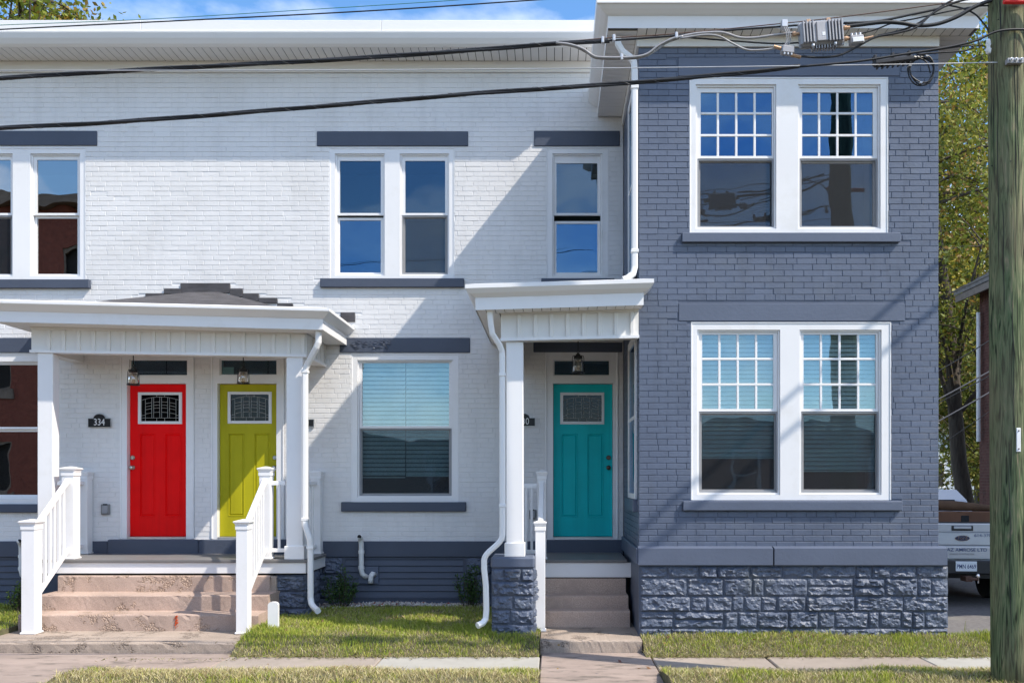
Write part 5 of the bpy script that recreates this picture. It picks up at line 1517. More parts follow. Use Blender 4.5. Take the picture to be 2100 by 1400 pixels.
# ---------------------------------------------------------------- grass
def blades(areas, name, seed):
    r = np.random.default_rng(seed); V = []; Cc = []
    for (a, b, c, d, dens, dry) in areas:
        n = int((b-a)*(d-c)*dens)
        x = r.uniform(a, b, n); y = r.uniform(c-0.03, d, n)
        z = np.array([lawn_z(p, q) for p, q in zip(x, y)])
        z[z < -0.2] = SW+0.01
        patch = np.sin(3.1*x+1.3*np.sin(2.2*y+x))*np.sin(4.3*y+2.0*np.sin(1.7*x)) + 0.5*np.sin(11*x+5*y)*np.sin(9*y-4*x)
        nearwalk = np.exp(-((np.abs(y+2.70))/0.14)**2) if d > -3 else np.exp(-((np.abs(y+3.47))/0.2)**2)*0.6
        p_dry = np.clip(dry + 0.42*patch + 0.55*nearwalk, 0.03, 0.95)
        bare = r.random(n) < np.clip(0.9*(patch-0.55), 0, .7); x = x[~bare]; y = y[~bare]; z = z[~bare]; patch = patch[~bare]; p_dry = p_dry[~bare]; n = len(x)
        isdry = r.random(n) < p_dry
        h = np.where(isdry, r.uniform(0.015, 0.040 if dry < .5 else 0.058, n), r.uniform(0.020, 0.062, n)*(0.7+0.5*np.abs(patch)))
        w = r.uniform(0.004, 0.008, n)
        ang = r.uniform(0, 2*np.pi, n); lean = np.where(isdry, r.uniform(0.4, 1.6, n), r.uniform(0.1, 0.8, n))*h
        la = r.uniform(0, 2*np.pi, n)
        dx, dy = np.cos(ang)*w/2, np.sin(ang)*w/2
        p0 = np.stack([x-dx, y-dy, z-0.004], 1); p1 = np.stack([x+dx, y+dy, z-0.004], 1)
        mid = np.stack([x+np.cos(la)*lean*.4, y+np.sin(la)*lean*.4, z+h*.6], 1)
        tip = np.stack([x+np.cos(la)*lean, y+np.sin(la)*lean, z+h], 1)
        off = np.stack([dx, dy, np.zeros(n)], 1)*0.8
        V.append(np.stack([p0, p1, mid+off, mid-off, mid-off, mid+off, tip+off*.15, tip-off*.15], 1).reshape(-1, 3))
        g = np.array([[0.31, 0.37, 0.045], [0.39, 0.42, 0.065], [0.22, 0.31, 0.035], [0.45, 0.44, 0.11]])[r.integers(0, 4, n)]
        s = np.array([[0.50, 0.43, 0.21], [0.56, 0.49, 0.30], [0.33, 0.25, 0.13], [0.44, 0.41, 0.17]])[r.integers(0, 4, n)]
        col = np.where(isdry[:, None], s, g)*r.uniform(0.75, 1.2, n)[:, None]
        Cc.append(np.repeat(col, 8, axis=0))
    V = np.concatenate(V); Cc = np.concatenate(Cc)
    q = np.arange(len(V)).reshape(-1, 4)
    return np_mesh(name, V, q, M_GRASS, None, Cc, 'stuff')
blades(lawn_areas, 'grass', 3)
# cut clippings that have drifted on to the paving edges
def clippings(seed):
    r = np.random.default_rng(seed); V = []; Cc = []
    edges = [(-3.3, -0.2, -2.73, 900), (1.05, 5.2, -2.73, 900), (xw0, -0.2, -3.45, 700), (1.0, 6.0, -3.45, 800), (-4.6, -3.2, -2.9, 60)]
    for (a, b, yc, n) in edges:
        x = r.uniform(a, b, n); y = yc + (r.normal(0, 0.05, n) if yc > -3 else r.normal(0, 0.05, n))
        z = np.full(n, SW+0.012); ang = r.uniform(0, 2*np.pi, n); l = r.uniform(0.015, 0.05, n); w = 0.003
        c, s = np.cos(ang), np.sin(ang)
        A = np.stack([x-c*l/2-s*w, y-s*l/2+c*w, z], 1); B = np.stack([x-c*l/2+s*w, y-s*l/2-c*w, z], 1)
        C = np.stack([x+c*l/2+s*w, y+s*l/2-c*w, z+r.uniform(0, .02, n)], 1); D = np.stack([x+c*l/2-s*w, y+s*l/2+c*w, z+r.uniform(0, .02, n)], 1)
        V.append(np.stack([A, B, C, D], 1).reshape(-1, 3))
        col = np.array([[0.26, 0.22, 0.11], [0.17, 0.14, 0.07], [0.18, 0.2, 0.05]])[r.integers(0, 3, n)]
        Cc.append(np.repeat(col, 4, axis=0))
    V = np.concatenate(V); Cc = np.concatenate(Cc)
    np_mesh('grass_clippings', V, np.arange(len(V)).reshape(-1, 4), M_GRASS, None, Cc, 'stuff')
clippings(8)

def fallen_leaves(seed):
    r = np.random.default_rng(seed); V = []; Cc = []
    for (a, b, c, d, n) in ((-3.2, -0.3, -2.7, -0.5, 34), (1.0, 5.0, -2.68, -2.25, 12), (-4.2, 5.5, -3.9, -3.45, 22), (-5.8, 1.0, -3.3, -2.5, 8)):
        for i in range(n):
            x, y = r.uniform(a, b), r.uniform(c, d); z = (lawn_z(x, y)+0.035 if lawn_z(x, y) > -.2 else SW+.008); s = r.uniform(.012, .03)
            an = r.uniform(0, 6.28); cs, sn = math.cos(an)*s, math.sin(an)*s; t1, t2 = r.uniform(-.012, .012, 2)
            V += [[x-cs, y-sn, z+t1], [x+sn*.6, y-cs*.6, z+t2], [x+cs, y+sn, z-t1+.006], [x-sn*.6, y+cs*.6, z-t2]]
            Cc += [[(0.22, 0.11, 0.05), (0.30, 0.20, 0.08), (0.20, 0.09, 0.07), (0.36, 0.28, 0.16)][r.integers(0, 4)]]*4
    np_mesh('fallen_leaves', np.array(V), np.arange(len(V)).reshape(-1, 4), M_LEAF, None, np.array(Cc), 'stuff')
fallen_leaves(17)
# ---------------------------------------------------------------- gravel bed under the louvre
def gravel():
    r = np.random.default_rng(5); V = []; Fq = []; Cc = []
    n = 1500; k = 0
    for i in range(n):
        x = r.uniform(X(655), X(1000)); y = -r.uniform(0.02, 0.46)**1.0
        if y < -0.36-0.06*math.sin(4*x): continue
        s = r.uniform(0.010, 0.026); z = lawn_z(x, y)+0.008+r.uniform(0, .012)
        o = np.array([[1,0,0],[0,1,0],[-1,0,0],[0,-1,0],[0,0,.7],[0,0,-.7]])*s*r.uniform(.7, 1.25, (6, 1))
        a = r.uniform(0, 6.28); c_, s_ = math.cos(a), math.sin(a)
        o = o @ np.array([[c_,s_,0],[-s_,c_,0],[0,0,1]])
        V.append(o+np.array([x, y, z]))
        for f in ((0,1,4),(1,2,4),(2,3,4),(3,0,4),(1,0,5),(2,1,5),(3,2,5),(0,3,5)): Fq.append([k*6+q for q in f])
        col = [(0.50,0.46,0.42),(0.62,0.59,0.55),(0.33,0.28,0.25),(0.28,0.08,0.06),(0.42,0.36,0.30)][r.choice(5, p=[.33,.27,.2,.07,.13])]
        Cc += [col]*6; k += 1
    np_mesh('gravel', np.concatenate(V), np.array(Fq), M_PEBBLE, None, np.array(Cc), 'stuff')
gravel()

# ================================================================== PLANTS
def leaf_quads(centres, size, r, flat=0.0):
    n = len(centres)
    u = r.normal(size=(n, 3)); u /= np.linalg.norm(u, axis=1)[:, None]
    v = r.normal(size=(n, 3)); v[:, 2] += flat; v -= u*np.sum(u*v, 1)[:, None]; v /= np.linalg.norm(v, axis=1)[:, None]
    s = size*r.uniform(0.6, 1.35, n)[:, None]
    a, b = u*s, v*s*0.55
    return np.stack([centres-a, centres+b*.9-a*.1, centres+a, centres-b*.9-a*.1], 1).reshape(-1, 3)

def shrub(px, y, zb, ztop, w, label, seed, n=900, col=((0.05,0.11,0.025),(0.085,0.155,0.035),(0.035,0.08,0.025))):
    r = np.random.default_rng(seed); x0 = X(px, y)
    t = thing('boxwood_shrub', label, 'shrub', (x0, y, zb), 'young boxwood shrubs')
    stems = MB(); C = []
    for i in range(22):
        a = r.uniform(0, 6.28); rad = w*math.sqrt(r.uniform(0, 1))*0.5; h = (ztop-zb)*r.uniform(.55, 1.02)*(1-0.35*(rad/(w*.5))**2)
        b = Vector((x0+math.cos(a)*rad*.35, y+math.sin(a)*rad*.3, zb-0.02)); e = Vector((x0+math.cos(a)*rad, y+math.sin(a)*rad*.6, zb+h))
        m = b.lerp(e, .55)+Vector((math.cos(a)*.02, math.sin(a)*.02, 0))
        stems.tube([b, m, e], [0.005, 0.004, 0.002], 5)
        for k in range(n//22):
            q = r.uniform(0.18, 1.0)**0.75; p = b.lerp(e, q)
            C.append([p.x+r.normal(0, .022), p.y+r.normal(0, .022), p.z+r.normal(0, .015)])
    stems.build('stem', M_BARK, t)
    C = np.array(C); V = leaf_quads(C, 0.017, r)
    c = np.array(col)[r.integers(0, len(col), len(C))]*r.uniform(.7, 1.3, len(C))[:, None]
    np_mesh('foliage', V, np.arange(len(V)).reshape(-1, 4), M_LEAF, t, np.repeat(c, 4, axis=0))
shrub(700, -0.34, 0.0, Zc(1158, -0.34), 0.50, 'small dark boxwood shrub between the downspout and the louvre vent pipe', 1, 1300)
shrub(964, -0.36, 0.0, Zc(1146, -0.36), 0.44, 'upright boxwood shrub beside the stone pier downspout', 2, 1300)
shrub(38, -0.75, -0.02, Zc(1184, -0.75), 0.34, 'pale green boxwood shrub behind the left railing newel', 3, 600, ((0.10,0.17,0.03),(0.14,0.21,0.04),(0.06,0.11,0.02)))
wr = np.random.default_rng(44)
wt = thing('weed_tuft', 'small grass weed growing from the driveway edge behind the grey house corner', 'weed', P(1975, 1285, -1.9))
WV = []
wx, wy, wz = X(1975, -1.6), -1.6, drive_z(-1.6)
for i in range(46):
    a = wr.uniform(0, 6.28); l = wr.uniform(.05, .16); h = wr.uniform(.03, .10) if i > 3 else wr.uniform(.16, .22)
    if i <= 3: l = .03
    bx, by = wx+wr.normal(0, .02), wy+wr.normal(0, .02); w = .003
    WV += [[bx-w, by, wz], [bx+w, by, wz], [bx+math.cos(a)*l+w*.3, by+math.sin(a)*l, wz+h], [bx+math.cos(a)*l-w*.3, by+math.sin(a)*l, wz+h]]
np_mesh('leaf', np.array(WV), np.arange(len(WV)).reshape(-1, 4), M_GRASS, wt, np.tile([[0.2, 0.22, 0.05]], (len(WV), 1)))

def tree(label, base, top, crown_c, crown_r, trunk_r, n_leaf, leaf, palette, seed, nb=26, lowest=0.3, spread=0.42, group=None):
    """trunk from base to top (bent), limbs to points in the crown ellipsoid, twigs, leaves gathered round the twigs"""
    r = np.random.default_rng(seed); rr = random.Random(seed)
    t = thing('tree', label, 'tree', base, group)
    b, tp = Vector(base), Vector(top)
    path = [b.lerp(tp, i/9)+Vector((r.normal(0, .06), r.normal(0, .06), 0))*(1 if 0 < i < 9 else 0) for i in range(10)]
    tr = MB(); tr.tube(path, [trunk_r*(1.25 if i == 0 else 1)*(1-0.085*i) for i in range(10)], 12)
    tr.build('trunk', M_BARK, t, smooth=True)
    limbs = MB(); tips = []
    cc = Vector(crown_c)
    for i in range(nb):
        u = lowest+(1-lowest)*(i+.5)/nb; k = min(8, int(u*9)); st = path[k].lerp(path[k+1], u*9-k)
        d = Vector(r.normal(size=3)); d.normalize()
        e = cc+Vector((d.x*crown_r[0], d.y*crown_r[1], d.z*crown_r[2]))*(r.uniform(.35, 1.0)**.5)
        e.z = max(e.z, st.z+0.1) if rr.random() < .8 else e.z
        m = st.lerp(e, .5)+Vector((r.normal(0, .2), r.normal(0, .2), .25))
        rad = trunk_r*.34*(1-.5*u)
        limbs.tube(smooth_path([st, m, e], 4), [rad*(1-.09*q) for q in range(9)], 6, False)
        for j in range(7):
            q = r.uniform(.35, 1.0); s = st.lerp(m, q*2) if q < .5 else m.lerp(e, q*2-1)
            v = Vector(r.normal(size=3)); v.normalize(); v = v*r.uniform(.5, 1.25)*max(crown_r)*.30
            e2 = s+v; limbs.tube([s, s.lerp(e2, .5)+Vector((0, 0, .05)), e2], [rad*.32, rad*.22, rad*.08], 4, False)
            tips.append((s, e2))
    limbs.build('branch', M_BARK, t, smooth=True)
    n = n_leaf; ti = r.integers(0, len(tips), n)
    S = np.array([tuple(a) for a, _ in tips]); E = np.array([tuple(a) for _, a in tips])
    q = r.uniform(.15, 1.1, n)[:, None]
    C = S[ti]+(E[ti]-S[ti])*q + r.normal(0, spread, (n, 3))*np.array([1, 1, .75])
    V = leaf_quads(C, leaf, r, 0.4)
    pal = np.array(palette)
    hue = r.integers(0, len(pal), len(tips))
    pick = np.where(r.random(n) < .6, hue[ti], r.integers(0, len(pal), n))
    c = pal[pick]*r.uniform(.7, 1.3, n)[:, None]
    np_mesh('crown', V, np.arange(len(V)).reshape(-1, 4), M_LEAF, t, np.repeat(c, 4, axis=0))
    return t
yg = ((0.27,0.30,0.03),(0.36,0.35,0.04),(0.18,0.22,0.03),(0.13,0.17,0.03),(0.38,0.31,0.045))
au = ((0.19,0.20,0.03),(0.27,0.25,0.04),(0.25,0.15,0.04),(0.12,0.16,0.03),(0.24,0.26,0.04),(0.15,0.19,0.03))
gp = 'trees behind the houses'
tree('tall yellow green tree with a leaning trunk right of the grey house', (11.35, 12.6, -0.8), (10.2, 13.0, 12.5), (11.0, 13.4, 7.6), (3.6, 2.6, 4.4), 0.25, 20000, 0.070, au, 11, 34, .28, .36, gp)
tree('airy yellow green tree rising behind the leaning trunk tree', (16.6, 19.5, -0.8), (16.0, 19.5, 17.0), (14.6, 19.5, 12.0), (4.8, 4.0, 6.4), 0.30, 30000, 0.092, yg, 12, 34, .3, .42, gp)
tree('low bushy olive tree between the leaning trunk and the red brick house', (14.6, 17.0, -0.8), (14.4, 17.0, 5.5), (13.6, 17.0, 3.4), (2.8, 2.0, 3.4), 0.12, 15000, 0.066, ((0.13,0.165,0.03),(0.19,0.20,0.035),(0.22,0.18,0.04),(0.09,0.13,0.025)), 15, 28, .08, .32, gp)
tree('dense darker green tree far behind the driveway', (18.5, 27.0, -0.9), (18.2, 27.0, 11.0), (17.8, 27.0, 6.0), (5.0, 4.0, 6.0), 0.36, 18000, 0.13, ((0.10,0.14,0.025),(0.15,0.18,0.03),(0.20,0.19,0.04)), 13, 30, .05, .5, gp)
tree('bright yellow green treetop showing above the white roof at the left', (-17.3, 17.0, -0.4), (-17.2, 17.0, 17.6), (-17.5, 17.0, 14.8), (3.4, 3.0, 3.8), 0.34, 13000, 0.10, ((0.22,0.25,0.03),(0.15,0.19,0.025),(0.30,0.20,0.04),(0.10,0.14,0.02)), 14, 26, .45, .36, gp)

# ================================================================== UTILITY POLE
YP = -4.30
pole = thing('utility_pole', 'weathered green treated wooden utility pole by the sidewalk', 'utility pole', (X(2076, YP), YP, -0.08))
xb, xtop = X(2077, YP), X(2063, YP)
zt_ = Zc(0, YP)
pm = MB(); pts = []; rds = []
for i in range(26):
    z = -0.25+i*(9.6/25); u = (z+0.08)/(zt_+0.08)
    pts.append((xb+(xtop-xb)*u, YP, z)); rds.append(0.172-0.030*u)
pm.tube(pts, rds, 40)
prr = random.Random(3)
po = pm.build('shaft', M_POLE, pole, smooth=True)
# long drying cracks
ck = MB()
for i in range(16):
    a = prr.uniform(math.pi*1.05, math.pi*1.98); z0 = prr.uniform(0.2, 5.4); ln = prr.uniform(.5, 1.7)
    seg = []
    for k in range(9):
        z = z0+ln*k/8; u = (z+.08)/(zt_+.08); rad = 0.172-0.030*u+0.0006
        aa = a+0.03*math.sin(k*1.3+i)
        seg.append((xb+(xtop-xb)*u+rad*math.cos(aa), YP+rad*math.sin(aa), z))
    ck.tube(seg, [0.0008]+[0.0028]*7+[0.0008], 4)
ck.build('drying_crack', M_DARK, pole)
def on_pole(px, py, extra=0.0):
    z = Zc(py, YP-0.15); u = (z+.08)/(zt_+.08); cx = xb+(xtop-xb)*u; rad = 0.172-0.030*u
    x = X(px, YP-0.12); s = max(-0.98, min(0.98, (x-cx)/rad)); return (x, YP-rad*math.sqrt(1-s*s)-extra, z)
tg_ = on_pole(2083.5, 901)
MB().box(tg_[0]-.018, tg_[0]+.018, tg_[1]-.006, tg_[1]+.004, Zc(926, YP-.17), Zc(877, YP-.17), 0.003).build('tag_strip', M_NUMERAL, pole)
for py in (883, 920): 
    p = on_pole(2083.5, py, .008); MB().lathe(p, [(.006, .004), (.006, -.002), (.003, -.004)], 8, 'y').build('nail', M_RUST, pole)
brk = on_pole(2077, 128, .01)
bk = MB().box(brk[0]-.075, brk[0]+.06, brk[1]-.03, brk[1]+.02, brk[2]-.022, brk[2]+.022, .004)
bo = bk.build('clamp_bracket', M_ALU, pole)
for k in (-.05, -.01, .035): MB().lathe((brk[0]+k, brk[1]-.031, brk[2]+.004), [(.014, 0), (.014, -.012), (.007, -.014), (.007, -.03)], 8, 'y').build('bolt', M_STEELWIRE, bo)
for (px, py) in ((2027, 92), (2099, 90)):
    p = P(px, py, YP-.06)
    MB().lathe((p[0], p[1], p[2]-.05), [(.012, -.03), (.02, -.02), (.024, .01), (.014, .03), (.022, .05), (.016, .09), (.006, .1)], 10).build('insulator', M_NUMERAL, pole, smooth=True)
sp_ = P(2060, 4, YP-.2)
MB().tube([(sp_[0], YP-.19, sp_[2]+.008), (sp_[0]+.5, YP-.19, sp_[2]+.0)], .022, 10).build('red_sleeve', M_REDPLASTIC, pole)
for k, (px, py) in enumerate(((2046, 52), (2051, 33), (2070, 330), (2045, 330))):
    p = on_pole(px, py, -.001); MB().lathe(p, [(.006, .002), (.006, -.003)], 7, 'y').build('nail', M_DARK, pole)

# ================================================================== CABLES (strung along the street at the pole's distance)
def cable(name, label, pxs, r, m, dy=0.0, cat='cable', n=8, group='overhead cables', seg=6):
    pts = smooth_path([P(a, b, YP+dy) for a, b in pxs], n)
    mb = MB(); mb.tube(pts, r, seg)
    o = mb.build(name, m, None, smooth=True)
    return tag(o, label, cat, group)
def bundle(label, pxs, r, dy, twist=26.0, strands=3, lash=True):
    pts = smooth_path([P(a, b, YP+dy) for a, b in pxs], 26)
    t = thing('cable_bundle', label, 'cable', tuple(pts[len(pts)//2]), 'overhead cables')
    L_ = [0.0]
    for i in range(1, len(pts)): L_.append(L_[-1]+(pts[i]-pts[i-1]).length)
    for k in range(strands):
        mb = MB(); q = []
        for i, p in enumerate(pts):
            a = 2*math.pi*k/strands + L_[i]*2.2
            q.append(p+Vector((0, math.cos(a)*r*.62, math.sin(a)*r*.62)))
        mb.tube(q, r*(.72 if k else .85), 7); mb.build('strand', M_RUBBER, t, smooth=True)
    if lash:
        q = []
        steps = int(L_[-1]/0.028); j = 0
        for i in range(steps):
            d = L_[-1]*i/steps
            while j < len(L_)-2 and L_[j+1] < d: j += 1
            u = (d-L_[j])/max(1e-6, L_[j+1]-L_[j]); p = pts[j].lerp(pts[j+1], u); a = d*twist
            q.append(p+Vector((0, math.cos(a)*r*1.36, math.sin(a)*r*1.36)))
        mb = MB(); mb.tube(q, 0.0010, 4, False); mb.build('lashing_wire', M_LASH, t)
    return t
bundle('thick black lashed cable bundle crossing just below the white roof edge', [(-140, 170), (0, 161), (350, 140), (700, 122), (1000, 101), (1130, 90), (1250, 85)], 0.0142, 0.0)
bundle('lower thick black cable bundle sagging across above the upper windows', [(-140, 274), (0, 263), (245, 250), (700, 215), (1000, 190), (1240, 174), (1400, 161), (1540, 148), (1640, 136)], 0.0142, -0.04)
cable('overhead_cable', 'taut black wire crossing the sky strip above the white roof', [(-140, 70), (0, 61), (700, 26), (1090, 1), (1300, -14)], 0.0055, M_RUBBER, 0.05)
cable('overhead_cable', 'thin green wire running just above the taut black wire at the roof', [(-140, 60), (0, 52), (300, 40), (700, 16), (960, -1), (1200, -20)], 0.003, M_GREENWIRE, 0.05)
cable('overhead_cable', 'thin pale steel wire running nearly level to the pole bracket', [(-140, 144.5), (0, 145), (700, 144), (1300, 139.5), (1800, 133), (2062, 128)], 0.0042, M_STEELWIRE, -0.08)
cable('overhead_cable', 'thin rusty messenger wire above the cable amplifier box', [(1130, 88), (1240, 79), (1380, 70), (1600, 49), (1720, 36), (1890, 14), (2030, -6)], 0.0042, M_RUST, 0.0)
cable('overhead_cable', 'black cable following the messenger wire into the amplifier', [(1200, 86), (1260, 83), (1380, 74), (1500, 62), (1600, 55), (1636, 52)], 0.0085, M_RUBBER, -0.01)
cable('coaxial_cable', 'grey coaxial cable looping low in front of the grey wing eave', [(1140, 88), (1170, 92), (1196, 101), (1215, 114), (1232, 118), (1290, 118), (1325, 112), (1350, 94), (1378, 80), (1400, 75)], 0.0105, M_GREYCABLE, -0.03)
cable('coaxial_cable', 'second grey coaxial cable looping beside the first', [(1150, 91), (1180, 97), (1204, 109), (1225, 120), (1288, 121), (1322, 116), (1345, 104), (1368, 88), (1392, 79)], 0.008, M_GREYCABLE, -0.012)
cable('coaxial_cable', 'grey coaxial cable entering the left end of the amplifier box', [(1390, 77), (1430, 69), (1480, 67), (1515, 77), (1545, 78), (1590, 72), (1635, 67)], 0.0105, M_GREYCABLE, -0.02)
cable('coaxial_cable', 'grey coaxial cable dropping to the small tap left of the amplifier', [(1395, 79), (1445, 72), (1475, 75), (1500, 88), (1530, 102), (1560, 103), (1592, 99)], 0.0085, M_GREYCABLE, -0.035)
cable('overhead_cable', 'black cable running level behind the small tap', [(1385, 76), (1420, 78), (1500, 84), (1590, 90), (1640, 88)], 0.007, M_RUBBER, 0.01)
cable('overhead_cable', 'thick black cable leaving the amplifier and rising to the pole top', [(1733, 55), (1760, 52), (1812, 46), (1850, 48), (1880, 53), (1920, 50), (1960, 36), (2000, 14), (2036, 1), (2062, 4)], 0.0165, M_RUBBER, -0.03, seg=8)
cable('overhead_cable', 'upper black cable from amplifier to the pole top cluster', [(1730, 48), (1800, 44), (1870, 30), (1925, 18), (1960, 5), (2010, -8)], 0.010, M_RUBBER, 0.0)
cable('overhead_cable', 'black cable curving under the amplifier from tap towards the pole', [(1640, 116), (1680, 118), (1720, 114), (1755, 98), (1795, 77), (1840, 68), (1880, 56), (1910, 30), (1940, 12)], 0.009, M_RUBBER, -0.05)
cable('overhead_cable', 'thin black cable sagging between amplifier and pole cluster', [(1738, 75), (1790, 63), (1830, 48), (1880, 38), (1940, 25), (2000, 14), (2030, 12)], 0.006, M_RUBBER, 0.02)
cable('overhead_cable', 'black jumper cable crossing steeply near the pole cluster', [(1800, 74), (1850, 62), (1890, 44), (1930, 14), (1962, -4)], 0.008, M_RUBBER, 0.0)
cable('overhead_cable', 'black drop cable falling from the pole cluster to the pole side', [(1930, 8), (1975, 18), (2000, 30), (2015, 46), (2024, 58), (2030, 75)], 0.007, M_RUBBER, 0.02)
cable('overhead_cable', 'black cable wrapped round the pole below the red sleeve', [(1640, 137), (1760, 126), (1850, 112), (1940, 98), (2000, 84), (2035, 68), (2062, 62), (2100, 61), (2140, 66)], 0.010, M_RUBBER, -0.16, seg=8)
cable('overhead_cable', 'black cable parallel to the pole wrap with slack loop', [(1880, 112), (1930, 108), (1975, 105), (1996, 98), (1985, 94), (1950, 98), (1900, 106)], 0.007, M_RUBBER, -0.10)
# service drops beyond the grey house, seen between it and the pole
YSD = 1.5
for k, (a, b, m, r_, lab) in enumerate((((1935, 752), (2028, 697), M_RUBBER, .009, 'uppermost black service cable in the gap beside the pole'),
                         ((1935, 810), (2028, 760), M_DROPCABLE, .012, 'grey service cable in the gap, second from the top'),
                         ((1935, 818), (2028, 769), M_RUBBER, .008, 'black service cable close below the grey one in the gap'),
                         ((1935, 855), (2028, 803), M_DROPCABLE, .012, 'lower grey service cable in the gap beside the pole'),
                         ((1935, 905), (2028, 842), M_RUBBER, .005, 'lowest thin black service cable in the gap beside the pole'))):
    sl_ = (b[1]-a[1])/(b[0]-a[0]); xl = VX+4.21*FPX/(YSD+DIST)
    p0 = P(xl, a[1]+sl_*(xl-a[0]), YSD); p1 = P(2420, a[1]+sl_*(2420-a[0])*1.05, YSD)
    mid = P(2030, a[1]+sl_*(2030-a[0])+2, YSD)
    mb = MB(); mb.tube(smooth_path([p0, mid, p1], 8), r_, 6)
    tag(mb.build('service_cable', m, None, smooth=True), lab, 'cable', 'service cables beside the grey house')
# service lines that cross the street outside the frame and shade the grey wall
for k, (s1, s2) in enumerate((((1926, 538), (1795, 655)), ((1930, 622), (1830, 706)))):
    a = Vector(P(*s1, YB)); b = Vector(P(*s2, YB)); sd = SUN_DIR/SUN_DIR.y
    a2 = a-sd*1.5; b2 = b-sd*1.72
    d = (b2-a2)
    e0, e1 = a2-d*9, a2+d*8
    mb = MB(); mb.tube([e0, a2, b2, e1], 0.027, 8)
    tag(mb.build('service_cable', M_RUBBER), ('upper' if k == 0 else 'lower')+' street crossing cable whose shadow falls across the grey wall', 'cable', 'street crossing service cables')

# ---------------------------------------------------------------- amplifier, taps, splice closure, coil
ac = P(1683, 70, YP-0.03)
amp = thing('cable_amplifier', 'ribbed grey metal amplifier box hanging from the cables', 'amplifier', ac, None)
amp.rotation_euler = (0, math.radians(-4.5), 0)
w, h = 0.185, 0.108
MB().box(-w, w, -0.05, 0.05, -h, h*.9, 0.02).build('housing', M_ALU, amp, local=True)
MB().box(-w-.006, w+.006, -0.012, 0.006, -h-.008, h*.9+.006, 0.006).build('seam_flange', M_ALU, amp, local=True)
for k in range(13):
    x = -w+.022+k*(2*w-.044)/12
    if 4 <= k <= 7: continue
    MB().box(x-.0065, x+.0065, -0.078, -0.0495, -h+.012, h*.9-.012, 0.003).build('cooling_fin', M_ALU, amp, local=True)
MB().box(-.052, .045, -0.066, -0.0495, -h+.02, h*.9-.018, 0.006).build('lid_plate', M_ALU, amp, local=True)
MB().box(-.008, .018, -0.0675, -0.0655, -.045, -.015, 0.001).build('label_plate', M_NUMERAL, amp, local=True)
for k in range(9): MB().box(-.085+k*.024, -.075+k*.024, -0.04, 0.03, -h-.03, -h-.0005, 0.002).build('cooling_fin', M_ALU, amp, local=True)
for x in (-.10, .07): MB().box(x-.018, x+.018, -0.02, 0.02, h*.9+.002, h*.9+.03, 0.004).build('hanger_clamp', M_BRASS, amp, local=True)
for x in (-.09, .10): MB().lathe((x, -.055, -h-.012), [(.014, .012), (.014, -.004), (.008, -.012)], 8).build('bolt', M_STEELWIRE, amp, local=True)
for (x, z) in ((w+.004, .03), (w+.004, -.062), (-w-.06, .012)): MB().lathe((x, -.01, z), [(.016, 0), (.02, .01), (.02, .03), (.014, .034), (.014, .058)], 10, 'x').build('connector', M_BRASS, amp, local=True)
tap1 = thing('cable_tap', 'small grey tap with brass ends below left of the amplifier', 'cable tap', P(1615, 104, YP-.04))
tap1.rotation_euler = (0, math.radians(6), 0)
MB().box(-.055, .055, -.035, .035, -.035, .032, .01).build('tap_body', M_ALU, tap1, local=True)
for k in (-.03, 0, .03): MB().lathe((k, -.03, -.045), [(.008, .012), (.008, -.004)], 8).build('port', M_STEELWIRE, tap1, local=True)
MB().tube([(-.055, 0, .01), (-.12, 0, .022)], .014, 8).build('connector', M_BRASS, tap1, local=True)
MB().tube([(.03, -.01, -.04), (.115, -.01, -.05)], .015, 8).build('connector', M_BRASS, tap1, local=True)
tap2 = thing('cable_tap', 'small shiny tap with brass stub right of the amplifier', 'cable tap', P(1755, 82, YP-.04))
tap2.rotation_euler = (0, math.radians(-5), 0)
MB().box(-.055, .062, -.035, .035, -.045, .03, .01).build('tap_body', M_ALU, tap2, local=True)
MB().box(-.04, .055, -.042, -.0355, -.035, .005, .003).build('label_plate', M_NUMERAL, tap2, local=True)
for k in (-.035, .0, .035): MB().lathe((k, -.01, .028), [(.012, 0), (.012, .022), (.007, .026)], 8).build('port', M_STEELWIRE, tap2, local=True)
MB().tube([(.062, 0, .0), (.15, 0, .012)], .012, 8).build('connector', M_BRASS, tap2, local=True)
clips = thing('strap_clamp', 'wire strap clamp binding the cables left of the amplifier box', 'clamp', P(1612, 78, YP-.03))
cm = MB()
for k in (-6, 0, 6):
    cm.tube([P(1609+k*.6, 50, YP-.05), P(1616+k*.6, 66, YP-.06), P(1618+k*.6, 84, YP-.05), P(1611+k*.6, 96, YP-.05)], .0045, 6)
cm.build('strap', M_ALU, clips)
MB().box(X(1600, YP), X(1612, YP), YP-.06, YP+.01, Zc(62, YP), Zc(47, YP), .004).build('clamp_body', M_STEELWIRE, clips)
for k, (px, py, lab) in enumerate(((1236, 83, 'small steel cable clip at the white eave corner'), (1259, 79, 'steel cable clip just right of the eave corner clip'), (1387, 74, 'steel cable clip where the grey loops rejoin the messenger'), (1275, 118, 'steel spacer clip at the bottom of the grey cable loops'))):
    p = P(px, py, YP-.02)
    MBc = MB().box(p[0]-.012, p[0]+.012, p[1]-.02, p[1]+.02, p[2]-.028, p[2]+.028, .005)
    tag(MBc.build('cable_clip', M_STEELWIRE), lab, 'cable clip', 'cable clips')
spl = thing('splice_closure', 'black splice closure on the lower cable bundle near the pole', 'splice closure', P(1835, 122, YP-.04))
spl.rotation_euler = (0, math.radians(-7), 0)
MB().box(-.19, .16, -.035, .035, -.045, .015, .018).build('closure_body', M_RUBBER, spl, local=True)
for k in range(7): MB().box(-.16+k*.045, -.145+k*.045, -.03, .03, -.06, -.044, .003).build('fin', M_RUBBER, spl, local=True)
